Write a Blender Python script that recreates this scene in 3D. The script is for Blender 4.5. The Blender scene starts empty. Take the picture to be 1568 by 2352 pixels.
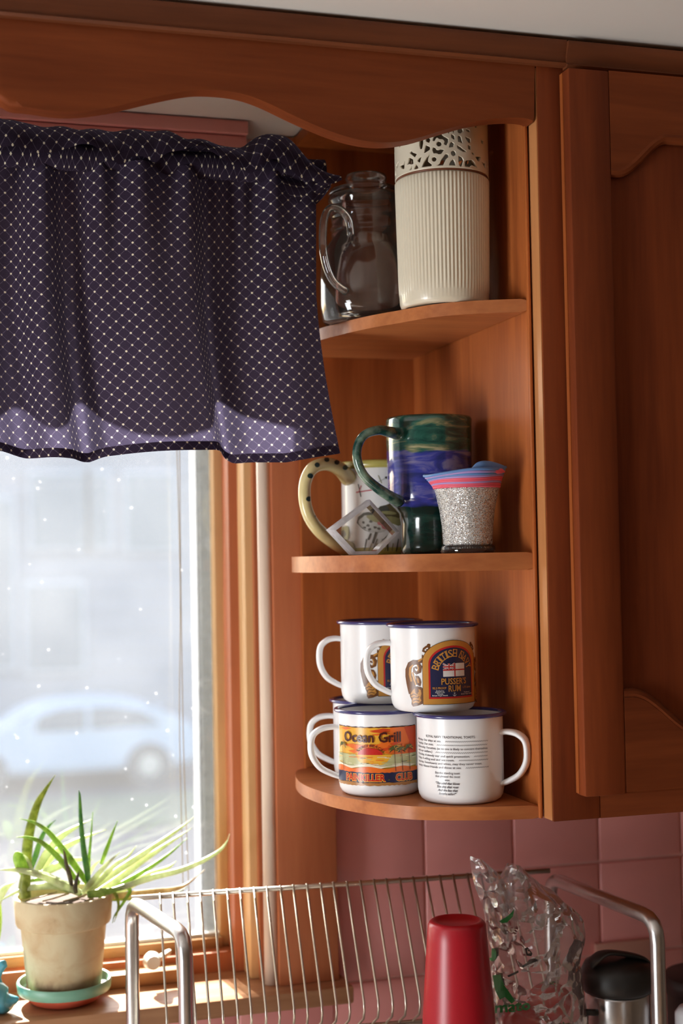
import bpy, bmesh, math, random
import numpy as np
from mathutils import Vector, Matrix, noise
from mathutils.bvhtree import BVHTree
PI = math.pi
random.seed(7)
S = bpy.context.scene
COL = S.collection

# ------------------------------------------------------------------ camera
FPX, YAW, PITCH, ROLL = 3267.0, .292, .034, .0181        # 50 mm lens, 1568x2352 frame
CAM = Vector((0, -1.52, 1.60))
Fv = Vector((math.sin(YAW)*math.cos(PITCH), math.cos(YAW)*math.cos(PITCH), math.sin(PITCH)))
R0 = Vector((math.cos(YAW), -math.sin(YAW), 0)); U0 = R0.cross(Fv)
Rv = math.cos(ROLL)*R0 - math.sin(ROLL)*U0; Uv = Rv.cross(Fv)
cd = bpy.data.cameras.new('camera'); cam = bpy.data.objects.new('camera', cd); COL.objects.link(cam)
cd.sensor_fit = 'VERTICAL'; cd.sensor_height = 36; cd.sensor_width = 24
cd.lens = 36*FPX/2352
cd.clip_start = .05; cd.clip_end = 200
cd.dof.use_dof = True; cd.dof.focus_distance = 1.30; cd.dof.aperture_fstop = 4.0
cam.matrix_world = Matrix(((Rv.x, Uv.x, -Fv.x, CAM.x), (Rv.y, Uv.y, -Fv.y, CAM.y), (Rv.z, Uv.z, -Fv.z, CAM.z), (0, 0, 0, 1)))
S.camera = cam

# ------------------------------------------------------------------ sky, sun, lamps, exposure
w = bpy.data.worlds.new('sky'); S.world = w; w.use_nodes = True
nt = w.node_tree; bg = nt.nodes['Background']
sky = nt.nodes.new('ShaderNodeTexSky'); sky.sky_type = 'NISHITA'; sky.sun_disc = False
sky.sun_elevation = math.radians(34.5); sky.sun_rotation = math.radians(-8); sky.altitude = 0; sky.air_density = 1; sky.dust_density = 2.5
nt.links.new(sky.outputs[0], bg.inputs[0]); bg.inputs[1].default_value = .34
sd = bpy.data.lights.new('sun', 'SUN'); sd.energy = 20.0; sd.angle = math.radians(.6); sd.color = (1, .95, .88)
so = bpy.data.objects.new('sun', sd); COL.objects.link(so)
so.rotation_euler = Vector((.10, -math.cos(math.radians(34.5)), -math.sin(math.radians(34.5)))).to_track_quat('-Z', 'Y').to_euler()
def area(name, loc, target, sx, sy, power, color):
    l = bpy.data.lights.new(name, 'AREA'); l.shape = 'RECTANGLE'; l.size = sx; l.size_y = sy; l.energy = power; l.color = color
    o = bpy.data.objects.new(name, l); COL.objects.link(o); o.location = loc
    o.rotation_euler = (Vector(target)-Vector(loc)).to_track_quat('-Z', 'Y').to_euler(); return o
# daylight entering by the room's second window, in the left wall
area('side_window_daylight', (-1.9, -1.05, .92), (.5, -.28, 1.45), .6, 1.0, 19.0, (.93, .97, 1.0))
S.view_settings.view_transform = 'Standard'; S.view_settings.look = 'None'; S.view_settings.gamma = 1
S.view_settings.use_curve_mapping = False
S.view_settings.exposure = 1.15
S.cycles.max_bounces = 10; S.cycles.transparent_max_bounces = 24; S.cycles.diffuse_bounces = 5
S.cycles.use_denoising = True; S.cycles.sample_clamp_indirect = 4; S.cycles.caustics_reflective = False; S.cycles.caustics_refractive = False

# ------------------------------------------------------------------ measuring helpers
def ray(px, py): return Fv + Rv*((px-784)/FPX) - Uv*((py-1176)/FPX)
def aty(px, py, y): r = ray(px, py); return CAM + r*((y-CAM.y)/r.y)
def atx(px, py, x): r = ray(px, py); return CAM + r*((x-CAM.x)/r.x)
def atz(px, py, z): r = ray(px, py); return CAM + r*((z-CAM.z)/r.z)

# ------------------------------------------------------------------ object helpers
def tag(o, label=None, cat=None, group=None, kind=None):
    if label: o['label'] = label
    if cat: o['category'] = cat
    if group: o['group'] = group
    if kind: o['kind'] = kind
    return o
def empty(name, loc, label=None, cat=None, group=None, kind=None):
    o = bpy.data.objects.new(name, None); COL.objects.link(o); o.location = loc; o.empty_display_size = .02
    return tag(o, label, cat, group, kind)
def link(name, me, mats=None, parent=None, smooth=False):
    o = bpy.data.objects.new(name, me); COL.objects.link(o)
    if mats is not None:
        for m in (mats if isinstance(mats, (list, tuple)) else [mats]): me.materials.append(m)
    if smooth: me.polygons.foreach_set('use_smooth', [True]*len(me.polygons))
    if parent is not None:
        o.parent = parent
        o.matrix_parent_inverse = Matrix.Translation(-Vector(parent.location)) if parent.parent is None else Matrix.Identity(4)
    return o
def fin(bm, name, mats, parent=None, smooth=False, autos=None):
    me = bpy.data.meshes.new(name); bmesh.ops.recalc_face_normals(bm, faces=bm.faces[:]); bm.to_mesh(me); bm.free()
    o = link(name, me, mats, parent, smooth or autos is not None)
    if autos is not None:
        try: me.set_sharp_from_angle(angle=math.radians(autos))
        except Exception: pass
    return o
def box(bm, x0, x1, y0, y1, z0, z1, bev=0, seg=2):
    r = bmesh.ops.create_cube(bm, size=1)
    for v in r['verts']:
        v.co = Vector(((x0+x1)/2+v.co.x*abs(x1-x0), (y0+y1)/2+v.co.y*abs(y1-y0), (z0+z1)/2+v.co.z*abs(z1-z0)))
    if bev:
        es = list({e for v in r['verts'] for e in v.link_edges})
        bmesh.ops.bevel(bm, geom=es, offset=bev, segments=seg, affect='EDGES', profile=.5)
def boxo(name, mat, parent, *a, bev=0, smooth=False):
    bm = bmesh.new(); box(bm, *a, bev=bev); return fin(bm, name, mat, parent, smooth, autos=40 if bev else None)
def prism(bm, pts, axis, a, b):
    """polygon pts (2D) extruded along axis from a to b"""
    def P(p, t):
        return {'x': (t, p[0], p[1]), 'y': (p[0], t, p[1]), 'z': (p[0], p[1], t)}[axis]
    A = [bm.verts.new(P(p, a)) for p in pts]; B = [bm.verts.new(P(p, b)) for p in pts]
    bm.faces.new(A); bm.faces.new(B[::-1]); n = len(pts)
    for i in range(n): bm.faces.new((A[i], A[(i+1) % n], B[(i+1) % n], B[i]))
def lathe(bm, prof, c=(0, 0, 0), n=48, close=False, mod=None):
    rings = []
    for (r, z) in prof:
        if r < 1e-6: rings.append([bm.verts.new((c[0], c[1], c[2]+z))]); continue
        row = []
        for i in range(n):
            a = 2*PI*i/n; rr = r if mod is None else mod(r, z, a)
            row.append(bm.verts.new((c[0]+rr*math.cos(a), c[1]+rr*math.sin(a), c[2]+z)))
        rings.append(row)
    if close: rings.append(rings[0])
    for A, B in zip(rings, rings[1:]):
        for i in range(n):
            j = (i+1) % n
            if len(A) == 1 and len(B) == 1: break
            if len(A) == 1: bm.faces.new((A[0], B[j], B[i]))
            elif len(B) == 1: bm.faces.new((A[i], A[j], B[0]))
            else: bm.faces.new((A[i], A[j], B[j], B[i]))
def catmull(pts, k=6):
    P = [Vector(p) for p in pts]
    if len(P) < 3: return [P[0].lerp(P[-1], i/k) for i in range(k+1)]
    P = [P[0]*2-P[1]]+P+[P[-1]*2-P[-2]]; out = []
    for i in range(1, len(P)-2):
        for s in range(k):
            t = s/k; a, b, c, d = P[i-1:i+3]
            out.append(.5*((2*b)+(c-a)*t+(2*a-5*b+4*c-d)*t*t+(-a+3*b-3*c+d)*t**3))
    out.append(P[-2]); return out
def sweep(bm, path, rad, n=10, side=None, flat=1.0, cap=True):
    """tube along path; rad number or function(t); side = fixed direction of the wide axis, flat = thickness/width"""
    L = len(path); rings = []; up = None
    for i, p in enumerate(path):
        t = (path[min(i+1, L-1)]-path[max(i-1, 0)]).normalized()
        if side is not None: s = Vector(side); s = (s-t*s.dot(t)).normalized()
        else:
            if up is None: up = Vector((0, 0, 1)) if abs(t.z) < .9 else Vector((1, 0, 0))
            s = t.cross(up).normalized(); up = s.cross(t).normalized()
        q = t.cross(s).normalized()
        r = rad(i/(L-1)) if callable(rad) else rad
        rings.append([bm.verts.new(p+s*(r*math.cos(2*PI*k/n))+q*(r*flat*math.sin(2*PI*k/n))) for k in range(n)])
    for A, B in zip(rings, rings[1:]):
        for k in range(n): bm.faces.new((A[k], A[(k+1) % n], B[(k+1) % n], B[k]))
    if cap: bm.faces.new(rings[0][::-1]); bm.faces.new(rings[-1])
def tubeo(name, mat, parent, pts, r, n=10, k=6, **kw):
    bm = bmesh.new(); sweep(bm, catmull(pts, k) if k else [Vector(p) for p in pts], r, n, **kw); return fin(bm, name, mat, parent, True)

# ------------------------------------------------------------------ materials
def newmat(name):
    m = bpy.data.materials.new(name); m.use_nodes = True; nt = m.node_tree
    return m, nt, nt.nodes['Principled BSDF']
def plain(name, col, rough=.5, metal=0, spec=.5, noise_amt=0, scale=40, bump=0, coat=0):
    m, nt, b = newmat(name)
    b.inputs['Base Color'].default_value = (*col, 1); b.inputs['Roughness'].default_value = rough
    b.inputs['Metallic'].default_value = metal; b.inputs['Specular IOR Level'].default_value = spec
    b.inputs['Coat Weight'].default_value = coat; b.inputs['Coat Roughness'].default_value = .08
    if noise_amt or bump:
        tc = nt.nodes.new('ShaderNodeTexCoord'); n = nt.nodes.new('ShaderNodeTexNoise'); n.inputs['Scale'].default_value = scale; n.inputs['Detail'].default_value = 5
        nt.links.new(tc.outputs['Object'], n.inputs['Vector'])
        if noise_amt:
            mx = nt.nodes.new('ShaderNodeMix'); mx.data_type = 'RGBA'; mx.inputs[6].default_value = (*[c*(1-noise_amt) for c in col], 1); mx.inputs[7].default_value = (*[min(1, c*(1+noise_amt)) for c in col], 1)
            nt.links.new(n.outputs['Fac'], mx.inputs[0]); nt.links.new(mx.outputs[2], b.inputs['Base Color'])
        if bump:
            bp = nt.nodes.new('ShaderNodeBump'); bp.inputs['Strength'].default_value = bump; bp.inputs['Distance'].default_value = .002
            nt.links.new(n.outputs['Fac'], bp.inputs['Height']); nt.links.new(bp.outputs[0], b.inputs['Normal'])
    return m
def wood(name, axis, dark, light, rough=.5, coat=.05, sc=1.0, spec=.22):
    m, nt, b = newmat(name); N = nt.nodes.new; L = nt.links.new
    tc = N('ShaderNodeTexCoord'); mp = N('ShaderNodeMapping'); s = {'x': (1.6, 22, 22), 'y': (22, 1.6, 22), 'z': (22, 22, 1.6)}[axis]
    mp.inputs['Scale'].default_value = [v*sc for v in s]; L(tc.outputs['Object'], mp.inputs['Vector'])
    n1 = N('ShaderNodeTexNoise'); n1.inputs['Scale'].default_value = 1.0; n1.inputs['Detail'].default_value = 6; n1.inputs['Distortion'].default_value = .8; L(mp.outputs[0], n1.inputs['Vector'])
    n2 = N('ShaderNodeTexNoise'); n2.inputs['Scale'].default_value = 9.0; n2.inputs['Detail'].default_value = 3; L(mp.outputs[0], n2.inputs['Vector'])
    n3 = N('ShaderNodeTexNoise'); n3.inputs['Scale'].default_value = 6.0; L(tc.outputs['Object'], n3.inputs['Vector'])
    a = N('ShaderNodeMath'); a.operation = 'MULTIPLY_ADD'; L(n2.outputs['Fac'], a.inputs[0]); a.inputs[1].default_value = .35; L(n1.outputs['Fac'], a.inputs[2])
    a2 = N('ShaderNodeMath'); a2.operation = 'MULTIPLY_ADD'; L(n3.outputs['Fac'], a2.inputs[0]); a2.inputs[1].default_value = .35; L(a.outputs[0], a2.inputs[2])
    r = N('ShaderNodeMapRange'); r.inputs[1].default_value = .6; r.inputs[2].default_value = 1.1; L(a2.outputs[0], r.inputs[0])
    mx = N('ShaderNodeMix'); mx.data_type = 'RGBA'; mx.inputs[6].default_value = (*dark, 1); mx.inputs[7].default_value = (*light, 1); L(r.outputs[0], mx.inputs[0]); L(mx.outputs[2], b.inputs['Base Color'])
    bp = N('ShaderNodeBump'); bp.inputs['Strength'].default_value = .08; bp.inputs['Distance'].default_value = .001; L(a.outputs[0], bp.inputs['Height']); L(bp.outputs[0], b.inputs['Normal'])
    b.inputs['Roughness'].default_value = rough; b.inputs['Coat Weight'].default_value = coat; b.inputs['Coat Roughness'].default_value = .25; b.inputs['Specular IOR Level'].default_value = spec
    return m
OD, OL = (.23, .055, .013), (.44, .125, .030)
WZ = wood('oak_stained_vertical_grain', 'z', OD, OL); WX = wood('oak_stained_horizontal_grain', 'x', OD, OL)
FZ = wood('shaded_front_vertical', 'z', (.125, .026, .009), (.24, .055, .016), spec=.10, coat=0); FX = wood('shaded_front_horizontal', 'x', (.125, .028, .009), (.235, .058, .017), spec=.10, coat=0)  # darker copies of the oak: dimness of the fronts put into the colour
WS = wood('oak_shelf', 'x', (.30, .09, .03), (.52, .19, .065), rough=.4)
WC = wood('window_pine_reddish', 'z', (.38, .11, .045), (.52, .17, .07), rough=.45, coat=.1)
WT = wood('window_pine_tan', 'z', (.56, .32, .14), (.72, .44, .20), rough=.5, coat=.1)
WTX = wood('window_pine_tan_rail', 'x', (.42, .22, .09), (.60, .34, .15), rough=.5, coat=.1)
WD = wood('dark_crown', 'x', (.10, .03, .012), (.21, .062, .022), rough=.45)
WE = wood('shelf_edge', 'y', (.40, .15, .06), (.56, .25, .11), rough=.4)
PINK = plain('pink_paint', (.78, .32, .28), .6, noise_amt=.04)
WALLM = plain('cream_wall_paint', (.27, .21, .15), .8)
CEIL = plain('ceiling_paint', (.74, .72, .67), .9, noise_amt=.03, scale=3)
FLOORM = wood('floor_boards', 'x', (.16, .08, .04), (.3, .16, .08), sc=.4)
GROUT = plain('grout', (.74, .42, .38), .9)
TILE = plain('pink_glazed_tile', (.84, .36, .335), .28, noise_amt=.05, scale=30, bump=.04, coat=.2)
ENAMEL = plain('white_enamel', (.82, .83, .84), .3, coat=.12)
BLUE = plain('blue_enamel_rim', (.035, .035, .16), .2, coat=.5)
STEEL = plain('brushed_steel', (.62, .62, .62), .28, metal=1, noise_amt=.08, scale=200)
WIRE = plain('chromed_wire', (.62, .58, .50), .35, metal=1)
BLACK = plain('black_plastic', (.016, .015, .014), .42)
CREAM = plain('cream_ceramic', (.70, .64, .50), .3, noise_amt=.03, coat=.3)
def cloth_mat():
    m, nt, b = newmat('navy_dotted_cloth'); N = nt.nodes.new; L = nt.links.new
    uv = N('ShaderNodeUVMap'); uv.uv_map = 'cloth'; sp = N('ShaderNodeSeparateXYZ'); L(uv.outputs[0], sp.inputs[0])
    def mth(op, a, b_=None, c=None):
        n = N('ShaderNodeMath'); n.operation = op
        for i, v in enumerate((a, b_, c)):
            if v is None: continue
            if isinstance(v, (int, float)): n.inputs[i].default_value = v
            else: L(v, n.inputs[i])
        return n.outputs[0]
    U = mth('DIVIDE', sp.outputs[0], .0125); V = mth('DIVIDE', sp.outputs[1], .0112)
    A = mth('ADD', U, V); B = mth('SUBTRACT', U, V)
    def d(v): return mth('ABSOLUTE', mth('SUBTRACT', v, mth('ROUND', v)))
    da, db = d(A), d(B)
    line = mth('LESS_THAN', mth('MINIMUM', da, db), .035)
    dot = mth('LESS_THAN', mth('MAXIMUM', da, db), .105)
    wn = N('ShaderNodeTexNoise'); wn.inputs['Scale'].default_value = 900; L(uv.outputs[0], wn.inputs['Vector'])
    base = N('ShaderNodeMix'); base.data_type = 'RGBA'; base.inputs[6].default_value = (.012, .008, .016, 1); base.inputs[7].default_value = (.042, .027, .052, 1); L(wn.outputs['Fac'], base.inputs[0])
    m1 = N('ShaderNodeMix'); m1.data_type = 'RGBA'; L(mth('MULTIPLY', line, .38), m1.inputs[0]); L(base.outputs[2], m1.inputs[6]); m1.inputs[7].default_value = (.22, .18, .24, 1)
    m2 = N('ShaderNodeMix'); m2.data_type = 'RGBA'; L(dot, m2.inputs[0]); L(m1.outputs[2], m2.inputs[6]); m2.inputs[7].default_value = (.80, .74, .55, 1)
    L(m2.outputs[2], b.inputs['Base Color']); b.inputs['Roughness'].default_value = .95; b.inputs['Specular IOR Level'].default_value = .1
    tr = N('ShaderNodeBsdfTranslucent'); g = N('ShaderNodeMix'); g.data_type = 'RGBA'; g.blend_type = 'ADD'; g.inputs[0].default_value = 1; L(m2.outputs[2], g.inputs[6]); g.inputs[7].default_value = (.10, .09, .16, 1); L(g.outputs[2], tr.inputs[0])
    mx = N('ShaderNodeMixShader'); mx.inputs[0].default_value = .14; L(b.outputs[0], mx.inputs[1]); L(tr.outputs[0], mx.inputs[2])
    L(mx.outputs[0], nt.nodes['Material Output'].inputs['Surface'])
    return m
CLOTH = cloth_mat()
def glass_mat(name, tint=(.97, .98, .98), dirt=0.0, dirtcol=(.9, .92, .95), dscale=60, spots=0, rough=.02, refl=1.0, crinkle=0):
    m, nt, b = newmat(name); N = nt.nodes.new; L = nt.links.new; nt.nodes.remove(b)
    tr = N('ShaderNodeBsdfTransparent'); tr.inputs[0].default_value = (*tint, 1)
    gl = N('ShaderNodeBsdfGlossy'); gl.inputs['Roughness'].default_value = rough
    fr = N('ShaderNodeFresnel'); fr.inputs[0].default_value = 1.5
    if crinkle:
        tcc = N('ShaderNodeTexCoord'); nz = N('ShaderNodeTexNoise'); nz.inputs['Scale'].default_value = 30; L(tcc.outputs['Object'], nz.inputs['Vector']); vv = N('ShaderNodeVectorMath'); vv.operation = 'SCALE'; vv.inputs['Scale'].default_value = .02; L(nz.outputs['Color'], vv.inputs[0])
        va = N('ShaderNodeVectorMath'); L(tcc.outputs['Object'], va.inputs[0]); L(vv.outputs[0], va.inputs[1])
        vo = N('ShaderNodeTexVoronoi'); vo.feature = 'F1'; vo.inputs['Scale'].default_value = crinkle; L(va.outputs[0], vo.inputs['Vector'])
        bp = N('ShaderNodeBump'); bp.inputs['Strength'].default_value = 1; bp.inputs['Distance'].default_value = .006; L(vo.outputs['Distance'], bp.inputs['Height']); L(bp.outputs[0], gl.inputs['Normal']); L(bp.outputs[0], fr.inputs['Normal'])
    fm = N('ShaderNodeMath'); fm.operation = 'MULTIPLY'; fm.inputs[1].default_value = refl; L(fr.outputs[0], fm.inputs[0])
    mx = N('ShaderNodeMixShader'); L(fm.outputs[0], mx.inputs[0]); L(tr.outputs[0], mx.inputs[1]); L(gl.outputs[0], mx.inputs[2]); out = mx.outputs[0]
    if dirt:
        df = N('ShaderNodeBsdfTranslucent'); df.inputs[0].default_value = (*dirtcol, 1)
        d2 = N('ShaderNodeBsdfDiffuse'); d2.inputs[0].default_value = (*dirtcol, 1)
        dm = N('ShaderNodeMixShader'); dm.inputs[0].default_value = .3; L(df.outputs[0], dm.inputs[1]); L(d2.outputs[0], dm.inputs[2])
        tc = N('ShaderNodeTexCoord'); n = N('ShaderNodeTexNoise'); n.inputs['Scale'].default_value = dscale; n.inputs['Detail'].default_value = 8; L(tc.outputs['Object'], n.inputs['Vector'])
        mr = N('ShaderNodeMapRange'); mr.inputs[1].default_value = .3; mr.inputs[2].default_value = .75; mr.inputs[3].default_value = dirt*.75; mr.inputs[4].default_value = dirt*1.25; L(n.outputs['Fac'], mr.inputs[0]); fac = mr.outputs[0]
        if spots:
            v = N('ShaderNodeTexVoronoi'); v.inputs['Scale'].default_value = spots; L(tc.outputs['Object'], v.inputs['Vector'])
            ms = N('ShaderNodeMapRange'); ms.inputs[1].default_value = .03; ms.inputs[2].default_value = .07; ms.inputs[3].default_value = .25; ms.inputs[4].default_value = 0; L(v.outputs['Distance'], ms.inputs[0])
            ad = N('ShaderNodeMath'); L(fac, ad.inputs[0]); L(ms.outputs[0], ad.inputs[1]); fac = ad.outputs[0]
        m3 = N('ShaderNodeMixShader'); L(fac, m3.inputs[0]); L(out, m3.inputs[1]); L(dm.outputs[0], m3.inputs[2]); out = m3.outputs[0]
    L(out, nt.nodes['Material Output'].inputs['Surface']); return m
PANE = glass_mat('dusty_window_glass', dirt=.035, dirtcol=(.9, .92, .95), dscale=7, spots=42)
SCREEN = glass_mat('insect_screen_mesh', tint=(.88, .88, .89), dirt=.08, dscale=300, refl=.1, rough=.4)

# ================================================================== SETTING
SX, SY = .377, .12            # right side of the window opening, wall thickness
WX0, WH, WB = -.95, 2.00, 1.125
CE = 2.068
wb = bmesh.new()
box(wb, -2.0, WX0, .0026, SY, -.02, CE); box(wb, SX+.02, 2.6, .0026, SY, -.02, CE)
box(wb, WX0, SX+.02, .0026, SY, -.02, WB); box(wb, WX0, SX+.02, .0026, SY, WH, CE)
wall = tag(fin(wb, 'wall_back', GROUT), kind='structure', label='kitchen wall with the window opening, pink tiles and upper cupboards')
tag(boxo('ceiling', CEIL, None, -2.0, 2.6, -3.2, .12, CE, CE+.05), kind='structure', label='flat off-white kitchen ceiling')
tag(boxo('floor', FLOORM, None, -2.0, 2.6, -3.2, .12, -.05, 0), kind='structure', label='wooden kitchen floor')
tag(boxo('wall_front', WALLM, None, -2.0, 2.6, -3.25, -3.2, 0, CE), kind='structure', label='plain cream wall behind the viewer')
tag(boxo('wall_right', WALLM, None, 2.6, 2.65, -3.2, .12, 0, CE), kind='structure', label='plain cream right wall')
bm = bmesh.new()
box(bm, -2.05, -2.0, -3.2, -1.5, 0, CE); box(bm, -2.05, -2.0, -.6, .12, 0, CE); box(bm, -2.05, -2.0, -1.5, -.6, 0, .4); box(bm, -2.05, -2.0, -1.5, -.6, 1.6, CE)
tag(fin(bm, 'wall_left', WALLM), kind='structure', label='cream left wall with a second window opening')
# tiles: each its own part, sharing one mesh
T = .1081
def tile_mesh(wd, hg, nm='tile'):
    bm = bmesh.new(); box(bm, .0014, wd-.0014, 0, .0040, .0014, hg-.0014, bev=.0013, seg=2)
    me = bpy.data.meshes.new(nm); bm.to_mesh(me); bm.free(); me.materials.append(TILE)
    me.polygons.foreach_set('use_smooth', [True]*len(me.polygons)); me.set_sharp_from_angle(angle=math.radians(50)); return me
TM = tile_mesh(T, T); TX0, TZ0 = .5472, 1.2421
for i in range(-1, 8):
    for j in range(-3, 2):
        o = bpy.data.objects.new('tile', TM); COL.objects.link(o); o.parent = wall
        o.location = (TX0+i*T, 0, TZ0+j*T); o.rotation_euler = (random.uniform(-.004, .004), 0, 0)
TM2 = tile_mesh(T, T*.98)
for i in range(-7, -1):
    for j in range(2):
        o = bpy.data.objects.new('tile', TM2); COL.objects.link(o); o.parent = wall
        o.location = (TX0+i*T, 0, .91+j*T)
# pink header board above the window
bm = bmesh.new(); box(bm, -1.0, .341, -.061, .008, 1.985, 2.0515, bev=.001); box(bm, -1.0, .342, -.066, .008, 2.0525, 2.0668, bev=.0015)
tr = tag(fin(bm, 'trim_1', PINK, autos=40), kind='structure', label='pink painted boxed header above the window')

# ------------------------------------------------------------------ window_1
win = empty('window_1', (SX, 0, WB), kind='structure', label='wooden casement window with dusty glass above the sill')
xb0, xb1 = .3715, .4385
def strip(name, mat, px, y, x1=.40, y1=.12, z0=WB+.0195, z1=2.03, bev=.002):
    x = aty(px, 1650, y).x; return boxo(name, mat, win, x, x1, y, y1, z0, z1, bev=bev)
boxo('casing_board', WC, win, xb0, xb1, -.022, .010, WB+.0195, 2.0665, bev=.0015)
bm = bmesh.new()
sweep(bm, [Vector((.3655, -.010, WB+.02)), Vector((.3655, -.010, 2.03))], .0075, 16, cap=True)
fin(bm, 'casing_bead', wood('window_lit_bead', 'z', (.66, .50, .38), (.84, .72, .60), rough=.4), win, True)  # window light on the bead put into this pale colour
strip('jamb_recess', WC, 589, .006, bev=0)
strip('stop_strip', WT, 567, .014)
strip('jamb', WC, 531, .046)
boxo('jamb', WC, win, WX0-.02, WX0+.03, -.02, .12, WB+.0195, 2.03)
boxo('window_head', WC, win, WX0, SX, .02, .12, 1.985, 2.03)
boxo('frame_sill', WC, win, WX0, .35, .055, .12, WB+.0195, 1.166)
xs = aty(493, 1400, .08).x
sash = boxo('sash_stile', WT, win, xs, .352, .078, .104, 1.166, 1.985, bev=.003)
boxo('sash_rail', WTX, win, WX0, xs+.002, .074, .104, 1.1655, 1.1775, bev=.0015)
boxo('sash_rail', WTX, win, WX0, xs+.002, .078, .104, 1.945, 1.985, bev=.0015)
boxo('glazing_bead', plain('aluminium_bead', (.72, .72, .70), .4), win, WX0, xs+.001, .082, .094, 1.1775, 1.1812)
SCRF = glass_mat('weathered_screen_edge', tint=(.80, .80, .78), dirt=.62, dirtcol=(.075, .075, .07), dscale=140, refl=.2, rough=.4)
x0s = aty(457, 1500, .108).x; x1s = aty(441, 1500, .113).x
boxo('screen_frame', SCRF, win, x0s, xs+.012, .106, .112, 1.168, 1.985)
boxo('screen_frame', glass_mat('pale_screen_edge', dirt=.5, dirtcol=(.20, .205, .21), dscale=90, refl=.2, rough=.4), win, x1s, x0s, .110, .116, 1.168, 1.985)
bm = bmesh.new(); box(bm, WX0, xs+.002, .0915, .0945, 1.176, 1.96); fin(bm, 'window_pane', PANE, win)
bm = bmesh.new(); f = [bm.verts.new(p) for p in ((WX0, .115, 1.17), (.075, .115, 1.17), (.075, .115, 1.98), (WX0, .115, 1.98))]; bm.faces.new(f); fin(bm, 'insect_screen', SCREEN, win)
# stool (inner sill board)
bm = bmesh.new(); box(bm, WX0-.05, .4475, -.047, .06, 1.1255, 1.1445, bev=.003); fin(bm, 'window_stool', wood('worn_sunlit_sill_wood', 'x', (.36, .16, .075), (.60, .33, .18), rough=.4), win, autos=40)  # worn wood, paled further so the sun's glare sits in the colour
# crank
cb = boxo('crank_base', WTX, win, .165, .2745, .030, .055, 1.1447, 1.159, bev=.001)
IV = plain('ivory_metal', (.62, .60, .52), .35, noise_amt=.05)
P = aty(350, 2208, .018)
bm = bmesh.new(); bmesh.ops.create_cone(bm, cap_ends=True, segments=28, radius1=.0098, radius2=.0072, depth=.012, matrix=Matrix.Translation(P+Vector((0, -.002, 0))) @ Matrix.Rotation(PI/2, 4, 'X'))
fin(bm, 'crank_knob', IV, win, autos=40)
bm = bmesh.new(); a = P+Vector((0, .006, -.004)); b2 = aty(385, 2188, .04)
sweep(bm, [a, a.lerp(b2, .5), b2], lambda t: .0085-.001*t, 8, side=(.5, -.5, .5), flat=.45); fin(bm, 'crank_arm', IV, win, autos=30)
# cords
for pts in (((405, 1000), (412, 1250), (414, 1400), (412, 1650), (417, 1900), (421, 2060)), ((412, 1000), (414, 1250), (416, 1420), (421, 1700), (428, 1900), (434, 2060))):
    tubeo('cord', plain('tan_string', (.38, .30, .18), .9), win, [aty(x, y, .06) for x, y in pts], .0005, n=6)

# ================================================================== CABINETS
# ---- corner shelf unit
XI = .535; SH = [(.402, -.012), (.379, -.075), (.3696, -.1416), (.378, -.2078), (.3972, -.259), (.4163, -.289), (.4385, -.309), (.4855, -.3295), (.535, -.3405)]
shelf_unit = empty('corner_shelf_unit', (.47, -.01, 1.366), 'open end shelf unit of orange stained wood with three rounded shelves', 'shelf')
boxo('side_panel', WZ, shelf_unit, XI, .5375, -.338, -.01, 1.366, 2.0655)
boxo('back_panel', WZ, shelf_unit, .4025, XI, -.030, -.0225, 1.366, 2.0655)
def shelf(z0, z1, pts, name='shelf'):
    sm = catmull([(p[0], p[1], 0) for p in pts], 7); poly = [(p.x, p.y) for p in sm]
    poly = [(XI, -.0302), (poly[0][0], -.0302)]+[q for q in poly if q[1] < -.032]
    bm = bmesh.new(); prism(bm, poly, 'z', z0, z1)
    es = [e for e in bm.edges if abs(e.verts[0].co.z-e.verts[1].co.z) < 1e-6 and min(e.verts[0].co.y, e.verts[1].co.y) < -.034]
    bmesh.ops.bevel(bm, geom=es, offset=.0035, segments=3, affect='EDGES', profile=.6)
    return fin(bm, name, WS, shelf_unit, autos=35)
ZB, ZM, ZT = 1.3775, 1.6045, 1.8345
shelf(1.3655, ZB, SH); shelf(1.5885, ZM, SH)
shelf(1.8225, ZT, [(.402, -.012), (.393, -.06), (.392, -.1319), (.404, -.1818), (.421, -.2266), (.437, -.2560), (.461, -.2970), (.4939, -.3220), (.535, -.3395)])
boxo('top_panel', WZ, shelf_unit, .4025, XI, -.30, -.031, 2.053, 2.0640)
boxo('edge_bead', WZ, shelf_unit, .5338, .5368, -.3435, -.3382, 1.366, 2.0, bev=.001)
# ---- wall cupboard
cup = empty('wall_cupboard', (.85, 0, 1.366), 'tall orange wood wall cupboard with arched raised-panel door', 'cupboard')
YF = -.360
bm = bmesh.new(); box(bm, .5415, 1.22, -.340, -.010, 1.372, 2.06); fin(bm, 'carcass', WZ, cup)
boxo('side_groove', WD, cup, .5376, .5414, -.334, -.012, 1.366, 2.06)
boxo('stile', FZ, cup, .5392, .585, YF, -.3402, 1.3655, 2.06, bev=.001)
boxo('stile_edge_highlight', wood('lit_stile_edge', 'z', (.38, .145, .05), (.54, .24, .09), rough=.35), cup, .5384, .53918, YF+.0010, -.3410, 1.3665, 2.04)  # window highlight on the stile's left face, added as a paler strip
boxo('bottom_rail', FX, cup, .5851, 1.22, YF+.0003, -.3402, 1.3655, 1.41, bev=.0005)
boxo('top_rail', FX, cup, .5851, 1.22, YF+.0003, -.3402, 2.02, 2.06, bev=.0005)
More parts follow.
